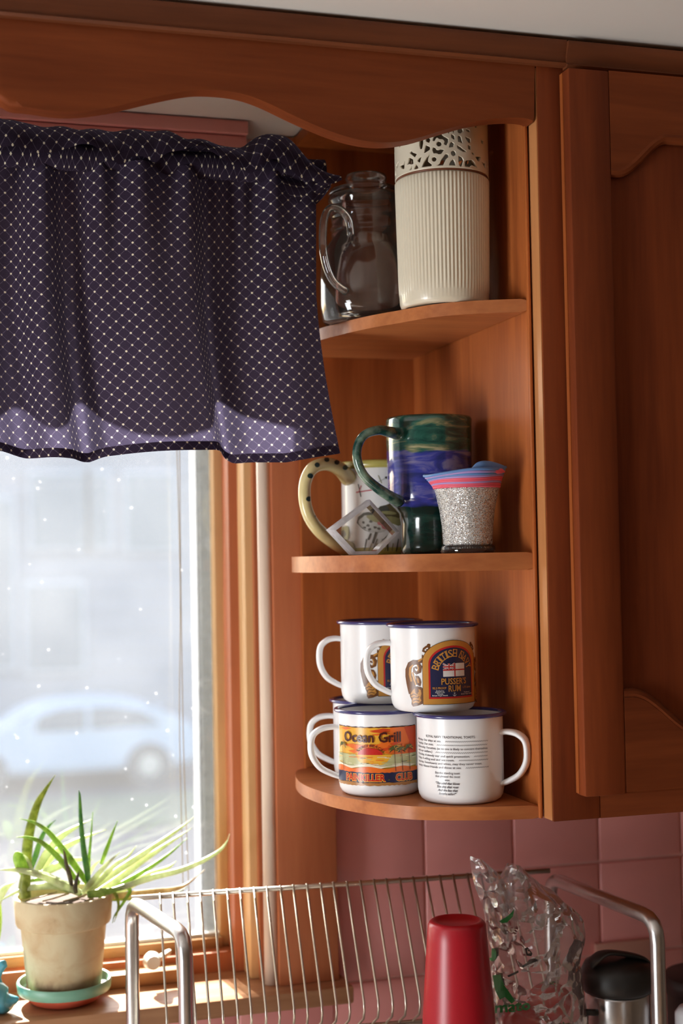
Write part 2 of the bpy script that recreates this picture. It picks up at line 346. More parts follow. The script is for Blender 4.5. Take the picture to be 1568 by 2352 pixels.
# door with arched panel
dx0, dx1, dz0, dz1 = .5612, 1.02, 1.3885, 2.036
door = empty('door', (dx0, YF-.019, dz0)); door.parent = cup; door.matrix_parent_inverse = Matrix.Translation(-Vector(cup.location))
YD = YF-.0195
def dpart(name, mat, build, autos=35):
    bm = bmesh.new(); build(bm); me = bpy.data.meshes.new(name); bmesh.ops.recalc_face_normals(bm, faces=bm.faces[:]); bm.to_mesh(me); bm.free(); me.materials.append(mat)
    me.polygons.foreach_set('use_smooth', [True]*len(me.polygons)); me.set_sharp_from_angle(angle=math.radians(autos))
    o = bpy.data.objects.new(name, me); COL.objects.link(o); o.parent = door; o.matrix_parent_inverse = Matrix.Translation(-Vector((dx0, YF-.019, dz0))); return o
ix0 = .6015; ix1 = dx1-(ix0-dx0); xc = (ix0+ix1)/2
def arch(x, zlow, zhigh, d0, dl):       # cathedral curve: flat shoulder, then an S up to the crown
    d = min(x-ix0, ix1-x); t = max(0, min(1, (d-d0)/dl)); return zlow+(zhigh-zlow)*(t*t*(3-2*t))
ZT0, ZT1, ZB0, ZB1 = aty(1395, 384, YD).z, aty(1545, 309, YD).z, aty(1422, 1603, YD).z, aty(1566, 1694, YD).z
def topz(x): return arch(x, ZT0, ZT1, .006, .052)
def botz(x): return arch(x, ZB0, ZB1, .008, .066)
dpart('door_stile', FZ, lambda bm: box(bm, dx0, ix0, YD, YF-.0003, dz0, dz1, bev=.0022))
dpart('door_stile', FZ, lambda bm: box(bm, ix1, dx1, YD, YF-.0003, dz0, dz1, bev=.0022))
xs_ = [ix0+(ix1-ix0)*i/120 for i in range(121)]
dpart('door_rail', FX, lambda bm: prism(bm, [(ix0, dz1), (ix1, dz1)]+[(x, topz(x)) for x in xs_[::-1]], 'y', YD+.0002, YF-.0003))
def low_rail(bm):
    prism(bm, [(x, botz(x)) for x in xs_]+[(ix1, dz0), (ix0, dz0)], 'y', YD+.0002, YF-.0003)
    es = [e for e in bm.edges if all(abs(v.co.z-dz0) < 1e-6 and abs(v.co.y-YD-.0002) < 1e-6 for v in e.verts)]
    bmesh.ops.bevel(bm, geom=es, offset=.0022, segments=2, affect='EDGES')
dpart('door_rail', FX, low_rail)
dpart('door_edge_highlight', WZ, lambda bm: box(bm, dx0-.0009, dx0-.00002, YD+.0110, YD+.0165, dz0+.002, dz1-.002))  # highlight along the door's left side, added as a strip of lighter wood
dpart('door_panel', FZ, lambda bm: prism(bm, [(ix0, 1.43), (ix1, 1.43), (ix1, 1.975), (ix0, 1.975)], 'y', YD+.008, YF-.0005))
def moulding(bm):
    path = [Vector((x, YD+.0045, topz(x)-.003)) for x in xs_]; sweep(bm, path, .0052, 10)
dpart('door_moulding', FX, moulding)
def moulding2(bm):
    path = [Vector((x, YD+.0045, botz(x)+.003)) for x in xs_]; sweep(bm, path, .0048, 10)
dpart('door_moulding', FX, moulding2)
def raised(bm):
    fr = [(x, botz(x)+.024) for x in xs_ if ix0+.02 <= x <= ix1-.02]+[(x, topz(x)-.024) for x in xs_[::-1] if ix0+.02 <= x <= ix1-.02]
    prism(bm, fr, 'y', YD+.0045, YD+.0081)
    es = [e for e in bm.edges if all(abs(v.co.y-(YD+.0045)) < 1e-6 for v in e.verts)]
    bmesh.ops.bevel(bm, geom=es, offset=.003, segments=1, affect='EDGES')

# crowns
def crown(name, mat, parent, x0, x1, y, z0, z1, out):
    h = z1-z0
    prof = [(y, z0), (y-.006, z0), (y-.0085, z0+.002), (y-.006, z0+.004), (y-.007, z0+h*.45), (y-out, z0+h*.85), (y-out, z1), (y+.012, z1), (y+.012, z0)]
    bm = bmesh.new(); prism(bm, prof, 'x', x0, x1); return fin(bm, name, mat, parent, autos=30)
crown('crown_moulding', WD, cup, .5652, 1.22, YF-.002, 2.0395, 2.0625, .0115)
# second cupboard on the far left, outside the frame, carries the valance
# ---- scalloped valance board
val = empty('scalloped_valance', (.0, -.35, 2.0), 'scalloped wooden valance board spanning from cupboards over the window', 'valance')
yv0, yv1 = -.3600, -.3415
ctrl = [(0, 228), (70, 247), (160, 257), (250, 247), (350, 224), (420, 210), (470, 206), (540, 212), (600, 230), (680, 268), (760, 302), (830, 322), (890, 327), (950, 319), (1020, 298), (1080, 281), (1130, 273), (1180, 270), (1212, 273), (1226, 279)]
low = [aty(px, py, yv0) for px, py in ctrl]
cx0 = low[0].x; left = []
for k in range(1, 14):
    x = cx0-k*.035; left.append(Vector((x, yv0, 2.0-.019*math.cos((x-.15)*2*PI/.30))))
low = catmull(left[::-1]+low, 4)
zt_ = 2.062
poly = [(p.x, p.z) for p in low]+[(.5386, zt_), (low[0].x, zt_)]
poly = [q for q in poly if q[0] <= .5387]
bm = bmesh.new(); prism(bm, poly, 'y', yv0, yv1)
es = [e for e in bm.edges if abs(e.verts[0].co.y-e.verts[1].co.y) < 1e-6 and e.verts[0].co.y < yv0+1e-4 and max(e.verts[0].co.z, e.verts[1].co.z) < 2.03 and abs(e.verts[0].co.x-e.verts[1].co.x) > 1e-4]
bmesh.ops.bevel(bm, geom=es, offset=.0045, segments=4, affect='EDGES', profile=.5)
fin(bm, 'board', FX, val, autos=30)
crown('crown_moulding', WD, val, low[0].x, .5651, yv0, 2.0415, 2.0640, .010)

# ================================================================== COUNTER (below the frame: carries the dish rack)
ctr = empty('worktop', (.3, -.3, .87), 'pale worktop running under the window', 'worktop')
LAM = plain('pale_laminate', (.82, .80, .77), .4, noise_amt=.05)
boxo('slab', LAM, ctr, -1.3, 1.6, -.62, -.002, .872, .908, bev=.004)
boxo('front_edge', WX, ctr, -1.3, 1.6, -.635, -.6205, .872, .908, bev=.003)
base = empty('base_cupboard', (.3, -.3, 0), 'orange wood base cupboard under the worktop', 'cupboard')
boxo('carcass', WZ, base, -1.3, 1.6, -.58, -.01, .09, .871)
boxo('plinth', WD, base, -1.3, 1.6, -.53, -.01, 0, .089)
for i in range(6):
    d = boxo('door', WZ, base, -1.28+i*.48, -.83+i*.48, -.598, -.5805, .12, .85, bev=.003)

# ================================================================== SHELF OBJECTS
def frame_of(c):
    d = Vector((CAM.x-c[0], CAM.y-c[1], 0)).normalized(); r = Vector((-d.y, d.x, 0)); return d, r     # towards viewer, image right
class Art:
    """flat print laid on a cylinder: 2D shapes in metres (u to the right, v up), each on its own thin layer"""
    def __init__(s): s.items = []; s.n = 0
    def poly(s, pts, m): s.items.append(([(float(a), float(b)) for a, b in pts], [list(range(len(pts)))], m, s.n)); s.n += 1
    def mesh(s, vs, fs, m): s.items.append((vs, fs, m, s.n)); s.n += 1
    def ell(s, cx, cy, rx, ry, m, n=20, a0=0, a1=2*PI): s.poly([(cx+rx*math.cos(a0+(a1-a0)*i/n), cy+ry*math.sin(a0+(a1-a0)*i/n)) for i in range(n+(a1-a0 < 6))], m)
    def line(s, pts, w, m, closed=False):
        P = [Vector(p) for p in pts]; n = len(P); Lf = []; Rt = []
        for i in range(n):
            a = P[max(i-1, 0)]; b = P[min(i+1, n-1)]; t = (b-a)
            if t.length < 1e-9: continue
            t.normalize(); nn = Vector((-t.y, t.x)); ww = w[i] if isinstance(w, (list, tuple)) else w
            Lf.append(P[i]+nn*ww/2); Rt.append(P[i]-nn*ww/2)
        fs = [[i, i+1, len(Lf)+i+1, len(Lf)+i] for i in range(len(Lf)-1)]
        s.mesh([(p.x, p.y) for p in Lf+Rt], fs, m)
    def text(s, txt, cx, cy, h, m, bold=0, width=None, align='CENTER', arc=None, shear=0, italic=False):
        vs, fs, (x0, x1) = textmesh(txt, bold, shear)
        sc = h/.7; sx = sc if width is None else width/max(1e-6, (x1-x0))
        ox = {'CENTER': (x0+x1)/2, 'LEFT': x0, 'RIGHT': x1}[align]
        out = []
        for x, y in vs:
            X = (x-ox)*sx; Y = y*sc
            if arc: a = X/arc; X, Y = (arc+Y)*math.sin(a), (arc+Y)*math.cos(a)-arc
            out.append((cx+X, cy+Y))
        s.mesh(out, fs, m)
    def build(s, name, c, R, th0, mats, parent, du=.0016, lift=.00025, Rfun=None):
        d, r = frame_of(c); ALL = bmesh.new()
        for vs, fs, m, ly in s.items:
            bm = bmesh.new(); V = [bm.verts.new((x, y, 0)) for x, y in vs]
            for f in fs:
                try: bm.faces.new([V[i] for i in f]).material_index = m
                except ValueError: pass
            us = [v[0] for v in vs]; a, b = min(us), max(us)
            k = math.ceil(a/du)*du
            while k < b:
                bmesh.ops.bisect_plane(bm, geom=bm.verts[:]+bm.edges[:]+bm.faces[:], plane_co=(k, 0, 0), plane_no=(1, 0, 0)); k += du
            for v in bm.verts:
                th = th0+v.co.x/R; zz = v.co.y; rr = (Rfun(zz) if Rfun else R)+lift+ly*.000012
                v.co = Vector((c[0], c[1], c[2]+zz))+(d*math.cos(th)+r*math.sin(th))*rr
            me = bpy.data.meshes.new('t'); bm.to_mesh(me); bm.free(); ALL.from_mesh(me); bpy.data.meshes.remove(me)
        me = bpy.data.meshes.new(name); ALL.to_mesh(me); ALL.free()
        return link(name, me, mats, parent)
_tc = {}
def textmesh(txt, bold=0, shear=0):
    key = (txt, bold, shear)
    if key in _tc: return _tc[key]
    cu = bpy.data.curves.new('t', 'FONT'); cu.body = txt; cu.size = 1; cu.resolution_u = 2; cu.offset = bold; cu.shear = shear
    o = bpy.data.objects.new('t', cu); COL.objects.link(o)
    dg = bpy.context.evaluated_depsgraph_get(); me = o.evaluated_get(dg).to_mesh()
    vs = [(v.co.x, v.co.y) for v in me.vertices]; fs = [list(p.vertices) for p in me.polygons]
    o.evaluated_get(dg).to_mesh_clear(); bpy.data.objects.remove(o); bpy.data.curves.remove(cu)
    xs = [v[0] for v in vs]; _tc[key] = (vs, fs, (min(xs), max(xs))); return _tc[key]
def ink(name, col, rough=.3): return plain('ink_'+name, col, rough)
I_OR, I_RED, I_NAVY, I_WH = ink('ochre', (.55, .26, .05)), ink('red', (.50, .02, .02)), ink('navy', (.018, .022, .07)), ink('white', (.75, .75, .74))
I_BR, I_BK, I_GOLD, I_TXT = ink('brown', (.16, .06, .015)), ink('black', (.02, .015, .012)), ink('gold', (.66, .33, .05)), ink('grey_text', (.10, .09, .10))

def mug(label, c, R=.0398, H=.080, hdir=PI, ext=.0235, art=None, mats=None, th0=0, group='enamel mugs on the bottom shelf', printlabel=None):
    """hdir: handle direction, angle from 'image right' towards the viewer"""
    o = empty('enamel_mug', c, label, 'mug', group)
    prof = [(0, .0012), (R-.0100, .0012), (R-.0085, 0), (R-.0060, .0004), (R-.0030, .0025), (R-.0010, .0060), (R, .0115), (R, H-.004), (R+.0008, H-.001), (R+.0008, H-.0005),
            (R-.0008, H-.001), (R-.0014, H-.004), (R-.0014, .010), (R-.006, .003), (0, .0026)]
    bm = bmesh.new(); lathe(bm, prof, c, 64); body = fin(bm, 'body', ENAMEL, o, True)
    bm = bmesh.new(); lathe(bm, [(R+.0012+.0026*math.cos(a), H-.0006+.0019*math.sin(a)) for a in [2*PI*i/12 for i in range(12)]], c, 64, close=True); fin(bm, 'rim', BLUE, o, True)
    d, r = frame_of(c); hd = r*math.cos(hdir)+d*math.sin(hdir); side = Vector((0, 0, 1)).cross(hd); cc = Vector(c)
    pts = [(R-.001, H-.0175), (R+.006, H-.0168), (R+ext*.62, H-.0185), (R+ext*.92, H-.0245), (R+ext, H-.035), (R+ext*.93, H-.0455), (R+ext*.66, H-.0555), (R+ext*.25, H-.0615), (R-.001, H-.0645)]
    path = catmull([cc+hd*a+Vector((0, 0, b)) for a, b in pts], 5)
    bm = bmesh.new(); sweep(bm, path, lambda t: .0056+.0014*math.sin(PI*t), 12, side=side, flat=.46); fin(bm, 'handle', ENAMEL, o, True)
    if art: 
        pr = art.build('printed_label', c, R, th0, mats, o)
        if printlabel: pr['label'] = printlabel
    return o

# --- label art A: arched orange, red and navy badge with flag
def badge():
    A = Art(); OR, RED, NV, WH, BR, BK = 0, 1, 2, 3, 4, 5
    def archp(w, h0, h1, rise): 
        pts = [(-w, h0), (w, h0)]; n = 22
        for i in range(n+1):
            a = PI*i/n; pts.append((w*math.cos(a), h1+rise*math.sin(a)))
        return pts
    # carved scrollwork both sides
    def tr(X, Y):
        return ((math.asin(max(-1, min(1, (880+X/6.533-994)/103)))-.49)*.0398, ((1632-1440-Y/6.533)/2.5-22.5)*.001)
    for s in (-1, 1):
        def L2(pts, w, m): A.line([((-s)*tr(x, y)[0]*1.0, tr(x, y)[1]) for x, y in pts], w, m)
        def P2(pts, m): A.poly([((-s)*tr(x, y)[0], tr(x, y)[1]) for x, y in pts], m)
        def E2(x, y, r, m): u, v = tr(x, y); A.ell(-s*u, v, r, r, m, 12)
        E2(685, 240, .0016, BR); L2([(690, 240), (695, 300), (690, 350), (655, 410), (600, 455), (540, 480), (470, 500), (420, 510)], [.0018, .0024, .0032, .0038, .0040, .0036, .0034, .002], BR)
        L2([(690, 250), (650, 260), (610, 290), (595, 320), (640, 340), (665, 320), (660, 295)], .0020, BR); P2([(580, 375), (610, 400), (600, 440), (575, 430)], BR)
        L2([(600, 430), (530, 470), (470, 495)], [.0010, .0016, .0010], OR)
        L2([(520, 490), (450, 495), (395, 530), (362, 610), (365, 700), (385, 790), (410, 880), (430, 950)], [.0035, .0050, .0058, .0062, .0070, .0080, .0088, .0090], BR)
        L2([(510, 505), (545, 560), (535, 630), (490, 655), (450, 620), (450, 580), (480, 565), (500, 590)], [.0030, .0040, .0034, .0028, .0024, .0020, .0018, .0014], BR)
        L2([(440, 530), (395, 580), (390, 680), (410, 780)], [.0012, .0022, .0026, .0020], OR); L2([(430, 640), (450, 740), (480, 830)], [.0012, .0022, .0014], OR); L2([(505, 530), (525, 580), (510, 625)], .0012, OR)
        P2([(470, 690), (520, 700), (545, 740), (560, 790), (545, 850), (500, 830), (480, 760)], BR); P2([(490, 720), (520, 740), (530, 800), (505, 800)], OR)
        P2([(385, 900), (420, 870), (490, 850), (550, 860), (590, 890), (610, 950), (600, 1010), (620, 1030), (580, 1060), (575, 1110), (500, 1140), (430, 1155), (405, 1120), (410, 1060), (385, 1000)], BR)
        P2([(430, 910), (460, 880), (470, 950), (500, 970), (520, 890), (550, 900), (560, 960), (540, 1020), (560, 1060), (520, 1100), (470, 1090), (430, 1110), (415, 1080), (430, 1030), (400, 1010), (395, 960)], OR)
        L2([(400, 990), (440, 965), (490, 985)], .0010, BR); L2([(410, 1030), (450, 1010), (500, 1020), (530, 1000)], .0009, BR); E2(500, 920, .0014, BR); L2([(430, 1075), (480, 1055), (530, 1070)], .0009, BR)
    for s in ():
        def q(x, y): return (s*x*.001, y*.001)
        A.line([q(-28, 46), q(-31, 47.5), q(-32.5, 44.5), q(-29.5, 41), q(-31, 36), q(-36, 33), q(-41, 30.5), q(-45, 26.5)], [.002, .003, .0026, .003, .004, .0036, .003, .002], BR)
        A.ell(s*-.0305, .0500, .0016, .0016, BR, 10); A.ell(s*-.0335, .0435, .0026, .0024, BR, 10)
        A.line([q(-36, 27), q(-33.5, 23), q(-36, 18.5), q(-40, 20), q(-39.5, 24), q(-37, 23)], .0024, BR)
        A.line([q(-39, 31), q(-44, 29), q(-46, 22), q(-45, 14), q(-43, 7), q(-41, 1)], [.004, .006, .0075, .008, .009, .010], BR)
        A.line([q(-42, 29), q(-44.5, 22), q(-43.5, 14), q(-41.5, 8)], [.001, .0022, .003, .003], OR)
        A.line([q(-41, 24), q(-41.5, 16), q(-38.5, 10)], [.001, .0016, .0012], OR)
        A.poly([q(-46, 4), q(-40, 8), q(-34, 9), q(-32, 3), q(-31, -1), q(-34, -5), q(-36, -9), q(-40, -12), q(-44, -14), q(-46, -10), q(-45, -4)], BR)
        A.poly([q(-44.5, 2), q(-40, 6), q(-36.5, 4), q(-35, 0), q(-37, -4), q(-39, -9), q(-43, -11.5), q(-44, -7)], OR)
        A.ell(s*-.0415, .0005, .0012, .0009, BR, 8); A.line([q(-44, -4), q(-41, -2.5), q(-38, -5)], .0011, BR); A.line([q(-43.5, -7.5), q(-40.5, -6.5)], .0009, BR)
        A.poly([q(-35, 15), q(-32, 17), q(-31, 13), q(-34, 11)], BR); A.poly([q(-38, 33), q(-35.5, 38), q(-34, 33)], BR)
    A.poly(archp(.0292, -.0145, .0245, .0196), BK); A.poly(archp(.0288, -.0141, .0245, .0192), OR)
    A.poly(archp(.0236, -.0092, .0225, .0165), RED); A.poly(archp(.0220, -.0076, .0220, .0152), NV)
    # BRITISH NAVY on an arc
    word = 'BRITISH NAVY'; Rr = .0148; n = len(word); ws = {'I': .62, ' ': .62}
    tot = sum(ws.get(ch, 1) for ch in word); acc = 0; span = 2.75
    for ch in word:
        wd = ws.get(ch, 1); a = (-span/2)+span*(acc+wd/2)/tot; acc += wd
        if ch == ' ': continue
        vs, fs, (x0, x1) = textmesh(ch, .012); sc = .0066/.7; sx = (.0020 if ch == 'I' else .0044)/(x1-x0); out = []
        for x, y in vs:
            X = (x-(x0+x1)/2)*sx; Y = Rr*1.0+y*sc
            out.append((X*math.cos(a)+Y*math.sin(a), .0155+(-X*math.sin(a)+Y*math.cos(a))*1.0-.0015))
        A.mesh(out, fs, OR)
        for yy in (0, .0062):     # slab serifs
            wv = .0030 if ch != 'I' else .0021
            sl = [(-wv*.75, yy), (wv*.75, yy), (wv*.75, yy+.0007), (-wv*.75, yy+.0007)]
            if ch in 'AVY' and ((ch == 'A') == (yy > 0)): continue
            if ch in 'SB': continue
            A.poly([(X*math.cos(a)+(Rr+Y)*math.sin(a), .0140+(-X*math.sin(a)+(Rr+Y)*math.cos(a))) for X, Y in sl], OR)
    # white ensign with union canton
    fx0, fx1, fy0, fy1 = -.0105, .0115, .0108, .0228; mx, my = .0008, .0168
    A.poly([(fx0, fy0), (fx1, fy0), (fx1, fy1), (fx0, fy1)], WH)
    A.poly([(fx0, my), (mx, my), (mx, fy1), (fx0, fy1)], NV)
    A.line([(fx0, my), (mx, fy1)], .0013, WH); A.line([(fx0, fy1), (mx, my)], .0013, WH)
    A.line([(fx0, my), (mx, fy1)], .0005, RED); A.line([(fx0, fy1), (mx, my)], .0005, RED)
    hx, hy = (fx0+mx)/2, (my+fy1)/2
    A.line([(hx, my), (hx, fy1)], .0021, WH); A.line([(fx0, hy), (mx, hy)], .0019, WH); A.line([(hx, my), (hx, fy1)], .0012, RED); A.line([(fx0, hy), (mx, hy)], .0011, RED)
    A.line([(mx, fy0), (mx, fy1)], .0011, RED); A.line([(fx0, my), (fx1, my)], .0011, RED)
    A.text("PUSSER'S", .0005, .0038, .0055, OR, .022, width=.0255); A.text("RUM", .0005, -.0028, .0056, OR, .022, width=.0125)
    A.text("95.5 PROOF", -.0140, -.0004, .0019, OR, .02, width=.0125); A.text("1.75 Litres", .0143, -.0004, .0019, OR, .01, width=.0100)
    for i, t in enumerate(["Bottled by", "Pusser's Ltd.", "Tortola,", "British Virgin Islands"]): A.text(t, -.0135, -.0024-.0014*i-.0001, .0012, WH, .01)
    for i, t in enumerate(["Product of", "British Virgin Islands"]): A.text(t, .0140, -.0046-.0016*i, .0012, WH, .01)
    A.line([(0, -.0070), (0, -.0038)], .0004, WH); A.line([(-.0010, -.0044), (.0010, -.0044)], .0003, WH)
    A.line([(-.0016, -.0056), (-.0010, -.0066), (0, -.0071), (.0010, -.0066), (.0016, -.0056)], .0004, WH)
    return A
MB_ = [I_OR, I_RED, I_NAVY, I_WH, I_BR, I_BK]
def shift(A, dv):
    A.items = [([(x, y+dv) for x, y in vs], fs, m, l) for vs, fs, m, l in A.items]; return A

# --- art B: sunset beach wrap
def sunset():
    A = Art(); rn = random.Random(3)
    YE, ORG, RD, SEA, FOAM, NV, SUN, GR, MAR, TAN = range(10)
    u0, u1 = -.0500, .0400
    def band(v0, v1, m, j=0):
        n = 40; lo = [(u0+(u1-u0)*i/n, v0+rn.uniform(-j, j)) for i in range(n+1)]; hi = [(u0+(u1-u0)*i/n, v1+rn.uniform(-j, j)) for i in range(n, -1, -1)]
        A.poly(lo+hi, m)
    band(.0125, .0663, MAR, .0004); band(.0135, .0655, YE, .0003)
    # streaked sky
    for k in range(46):
        v = rn.uniform(.041, .0645); right = rn.random() < .62; x = rn.uniform(-.01, .036) if right else rn.uniform(u0, .01); L = rn.uniform(.008, .026); h = rn.uniform(.0008, .0026)
        x1 = min(u1, x+L); A.poly([(x, v), ((x+x1)/2, v-h), (x1, v+.0006), ((x+x1)/2+.001, v+h)], ORG if rn.random() < .75 else RD)
    A.poly([(.010, .0655), (u1, .0655), (u1, .040), (.018, .040), (.022, .050), (.010, .056)], ORG)
    A.poly([(.024, .0655), (u1, .0655), (u1, .040), (.028, .041), (.030, .052)], RD)
    band(.0285, .0405, SEA); A.poly([(-.024, .0405), (.012, .0405), (.006, .033), (-.002, .0295), (-.012, .030), (-.020, .034)], YE)
    for k in range(50):
        v = rn.uniform(.0300, .0400); x = rn.uniform(u0, .036); L = rn.uniform(.003, .009)
        A.line([(x, v), (min(u1, x+L), v)], .0005, rn.choice([SEA, YE, FOAM, ORG, GR]) if v > .032 else FOAM)
    n = 30; A.poly([(u0+(u1-u0)*i/n, .0285+.0012*math.sin(i*.7)) for i in range(n+1)]+[(u0+(u1-u0)*i/n, .0308+.0010*math.sin(i*.55+1)) for i in range(n, -1, -1)], FOAM)
    A.poly([(u0, .0225), (u1, .0225)]+[(u0+(u1-u0)*i/n, .0285+.0011*math.sin(i*.6)) for i in range(n, -1, -1)], ORG)
    band(.0145, .0240, NV, .0004); band(.0118, .0145, TAN, .0005)
    A.ell(-.0090, .0405, .0118, .0062, SUN, 20, 0, PI)
    A.text('Ocean Grill', -.0085, .0523, .0092, MAR, .025, width=.0575)
    A.text('VERO BEACH', -.0090, .0480, .0023, MAR, .01, width=.0270, arc=.0155)
    A.text('PAINKILLER', -.0150, .0161, .0062, YE, .085, width=.0405); A.text('PAINKILLER', -.0150, .0163, .0060, SUN, .035, width=.0395); 
    A.text('CLUB', .0235, .0161, .0062, YE, .085, width=.0190); A.text('CLUB', .0235, .0163, .0060, SUN, .035, width=.0182)
    A.ell(.0080, .0172, .0008, .0008, GR, 8)
    for x, zt, sc in ((.0135, .0455, 1.0), (.0205, .0450, .8), (.0285, .0465, .95), (-.0385, .0490, .8)):
        A.line([(x+.001, .0250), (x+.0005, .034), (x, zt)], .0005, MAR)
        for k in range(11):
            a = -0.35+k*(PI+.7)/10; L = .0062*sc*rn.uniform(.8, 1.15)
            ex, ey = x+L*math.cos(a), zt+L*.75*math.sin(a)-.0015
            A.line([(x, zt), ((x+ex)/2, (zt+ey)/2+.0011), (ex, ey)], [.0009, .0013, .0003], GR)
            A.line([(x, zt), ((x+ex)/2, (zt+ey)/2+.0003), (ex, ey-.0006)], [.0004, .0005, .0002], YE if k % 2 else MAR)
    return A
SM = [ink('sun_yellow', (.80, .42, .04)), ink('sunset_orange', (.78, .16, .02)), ink('sunset_red', (.62, .07, .015)), ink('sea_green', (.50, .50, .26)), ink('foam', (.78, .74, .56)), I_NAVY,
      ink('sun_red', (.52, .02, .015)), ink('palm_green', (.09, .11, .03)), ink('maroon', (.07, .012, .010)), ink('sand_tan', (.42, .19, .05))]
# --- art C: printed toasts
def toasts():
    A = Art(); K = 0
    A.text('ROYAL NAVY TRADITIONAL TOASTS.', -.0105, .0605, .0021, K, .012, width=.0490)
    lines = [('Monday: Our ships at sea.', 24), ('Tuesday: Our men.', 20), ('Wednesday: Ourselves, (as no one is likely to concern themselves', 0), ('with our welfare.)', 18),
             ('Thursday: A bloody war and quick promotion.', 44), ('Friday: A willing soul and sea room.', 36), ('Saturday: Sweethearts and wives, may they never meet.', 58), ('Sunday: Absent friends and those at sea.', 44)]
    v = .0568; u0, u1 = -.0500, .0262
    for t, k in lines:
        vs, fs, (x0, x1) = textmesh(t, .012); wd = min((x1-x0)*.0021/.7*1.04, u1-u0)
        A.text(t, u0, v, .0019, K, .012, width=wd, align='LEFT')
        if wd < u1-u0-.012:
            x = u0+wd+.004; pts = []
            while x < u1: pts += [(x, v+.0003), (x+.0009, v+.0013)]; x += .0018
            A.line(pts, .0004, K)
        v -= .00335
    v -= .0016
    for i, t in enumerate(['But the standing toast', 'that pleased the most', 'was:', '"The wind that blows', 'The ship that goes', 'And the lass that', 'loved a sailor!"']):
        A.text(t, -.0125, v, .0020, K, .012 if i < 3 else .03, width=None if i == 2 else [.0235, .0235, 0, .0230, .0205, .0190, .0165][i], shear=0 if i < 3 else .3); v -= .0031
    return A

def place(px, py, y, z): p = aty(px, py, y); return (p.x, y, z)
c_oc = place(872, 1740, -.213, ZB); c_to = place(1057, 1740, -.282, ZB); c_5 = (.449, -.122, ZB)
ZU = ZB+.0813
c_uf = place(994, 1540, -.258, ZU); c_ub = place(874, 1540, -.160, ZU)
mug('white enamel mug with a sunset beach picture, lower left of the front mugs', c_oc, hdir=PI-.12, ext=.0265, art=sunset(), mats=SM, th0=0, printlabel='sunset beach print in orange and yellow')
mug('white enamel mug printed with lines of small text, handle to the right', c_to, hdir=.30, ext=.0240, art=toasts(), mats=[I_TXT], printlabel='lines of small dark print')
mug('white enamel mug hidden behind the sunset mug, only its handle showing', c_5, hdir=PI-.02, ext=.0245)
A1 = shift(badge(), .0225); A2 = shift(badge(), .0225)
mug('white enamel mug with navy and orange badge, upper front, standing on two mugs', c_uf, hdir=PI-.10, ext=.0225, art=A1, mats=MB_, th0=.49, printlabel='arched navy, red and orange badge with a flag')
mug('white enamel mug with half-hidden badge, upper left, behind the front badge mug', c_ub, hdir=PI-.06, ext=.0215, art=A2, mats=MB_, th0=.66, printlabel='arched navy, red and orange badge with a flag')

# ---- pierced cream vase on the top shelf
HOLES = [[(-831,-140),(-751,-137),(-746,-187),(-777,-238),(-814,-236),(-834,-199)],[(-1483,-114),(-1367,-125),(-1397,-160),(-1455,-156)],[(-1044,-232),(-1002,-256),(-899,-277),(-948,-302),(-1089,-248)],[(-1119,-287),(-998,-319),(-992,-358),(-1034,-360),(-1104,-348),(-1181,-352),(-1130,-315)],[(-1229,-299),(-1267,-379),(-1349,-370),(-1457,-331),(-1298,-334)],[(-1034,-360),(-1045,-407),(-1113,-409),(-1061,-382)],[(-927,-364),(-870,-404),(-891,-413),(-986,-409)],[(-788,-300),(-835,-362),(-894,-336),(-855,-316)],[(-605,-293),(-649,-341),(-650,-364),(-570,-392),(-577,-406),(-786,-404),(-748,-365),(-675,-322)],[(-691,-208),(-602,-228),(-604,-254),(-729,-280),(-713,-242)],[(-646,-134),(-589,-163),(-614,-189),(-682,-173),(-687,-138)],[(-539,-174),(-518,-140),(-451,-116),(-359,-112),(-320,-133),(-216,-160),(-217,-187),(-259,-222),(-304,-210),(-283,-186),(-335,-162),(-400,-161),(-439,-145),(-479,-156),(-493,-176)],[(-356,-208),(-367,-222),(-394,-230),(-426,-229),(-452,-220),(-461,-206),(-451,-192),(-424,-184),(-392,-185),(-366,-194)],[(-536,-234),(-496,-238),(-470,-257),(-431,-264),(-378,-256),(-306,-260),(-367,-300),(-420,-302),(-459,-289),(-525,-290),(-550,-257)],[(-469,-347),(-479,-359),(-504,-367),(-534,-365),(-558,-357),(-567,-343),(-557,-331),(-532,-324),(-502,-325),(-478,-334)],[(-223,-305),(-217,-328),(-278,-352),(-333,-404),(-457,-404),(-404,-391),(-370,-356),(-276,-302)],[(-151,-189),(-91,-203),(-113,-236),(-200,-240),(-185,-210)],[(-58,-294),(-69,-308),(-97,-317),(-131,-318),(-157,-309),(-167,-296),(-156,-282),(-129,-273),(-95,-272),(-68,-280)],[(-118,-351),(-79,-377),(-73,-406),(-208,-404),(-173,-369)],[(-30,-219),(54,-235),(187,-273),(111,-274),(-17,-249)],[(0,-316),(79,-328),(114,-353),(60,-412),(17,-410),(-2,-372)],[(143,-367),(198,-349),(331,-338),(383,-353),(496,-406),(399,-393),(310,-387),(259,-408),(141,-408)],[(-8,-65),(107,-61),(114,-84),(54,-104),(-10,-101)],[(175,-60),(271,-64),(278,-84),(206,-79)],[(-148,-118),(-81,-132),(-82,-167),(-143,-154)],[(3,-130),(60,-134),(93,-198),(0,-183),(-12,-154)],[(164,-129),(210,-138),(291,-145),(289,-181),(232,-182),(178,-152)],[(230,-208),(296,-210),(293,-246),(228,-244)],[(309,-263),(389,-272),(396,-292),(334,-285)],[(424,-302),(619,-285),(545,-334),(491,-335)],[(425,-10),(485,-5),(473,-30),(424,-28)],[(-227,-98),(-180,-92),(-201,-110)],[(-126,-83),(-85,-79),(-100,-103)]]
VC = (.480, -.272, ZT); VR = .0442
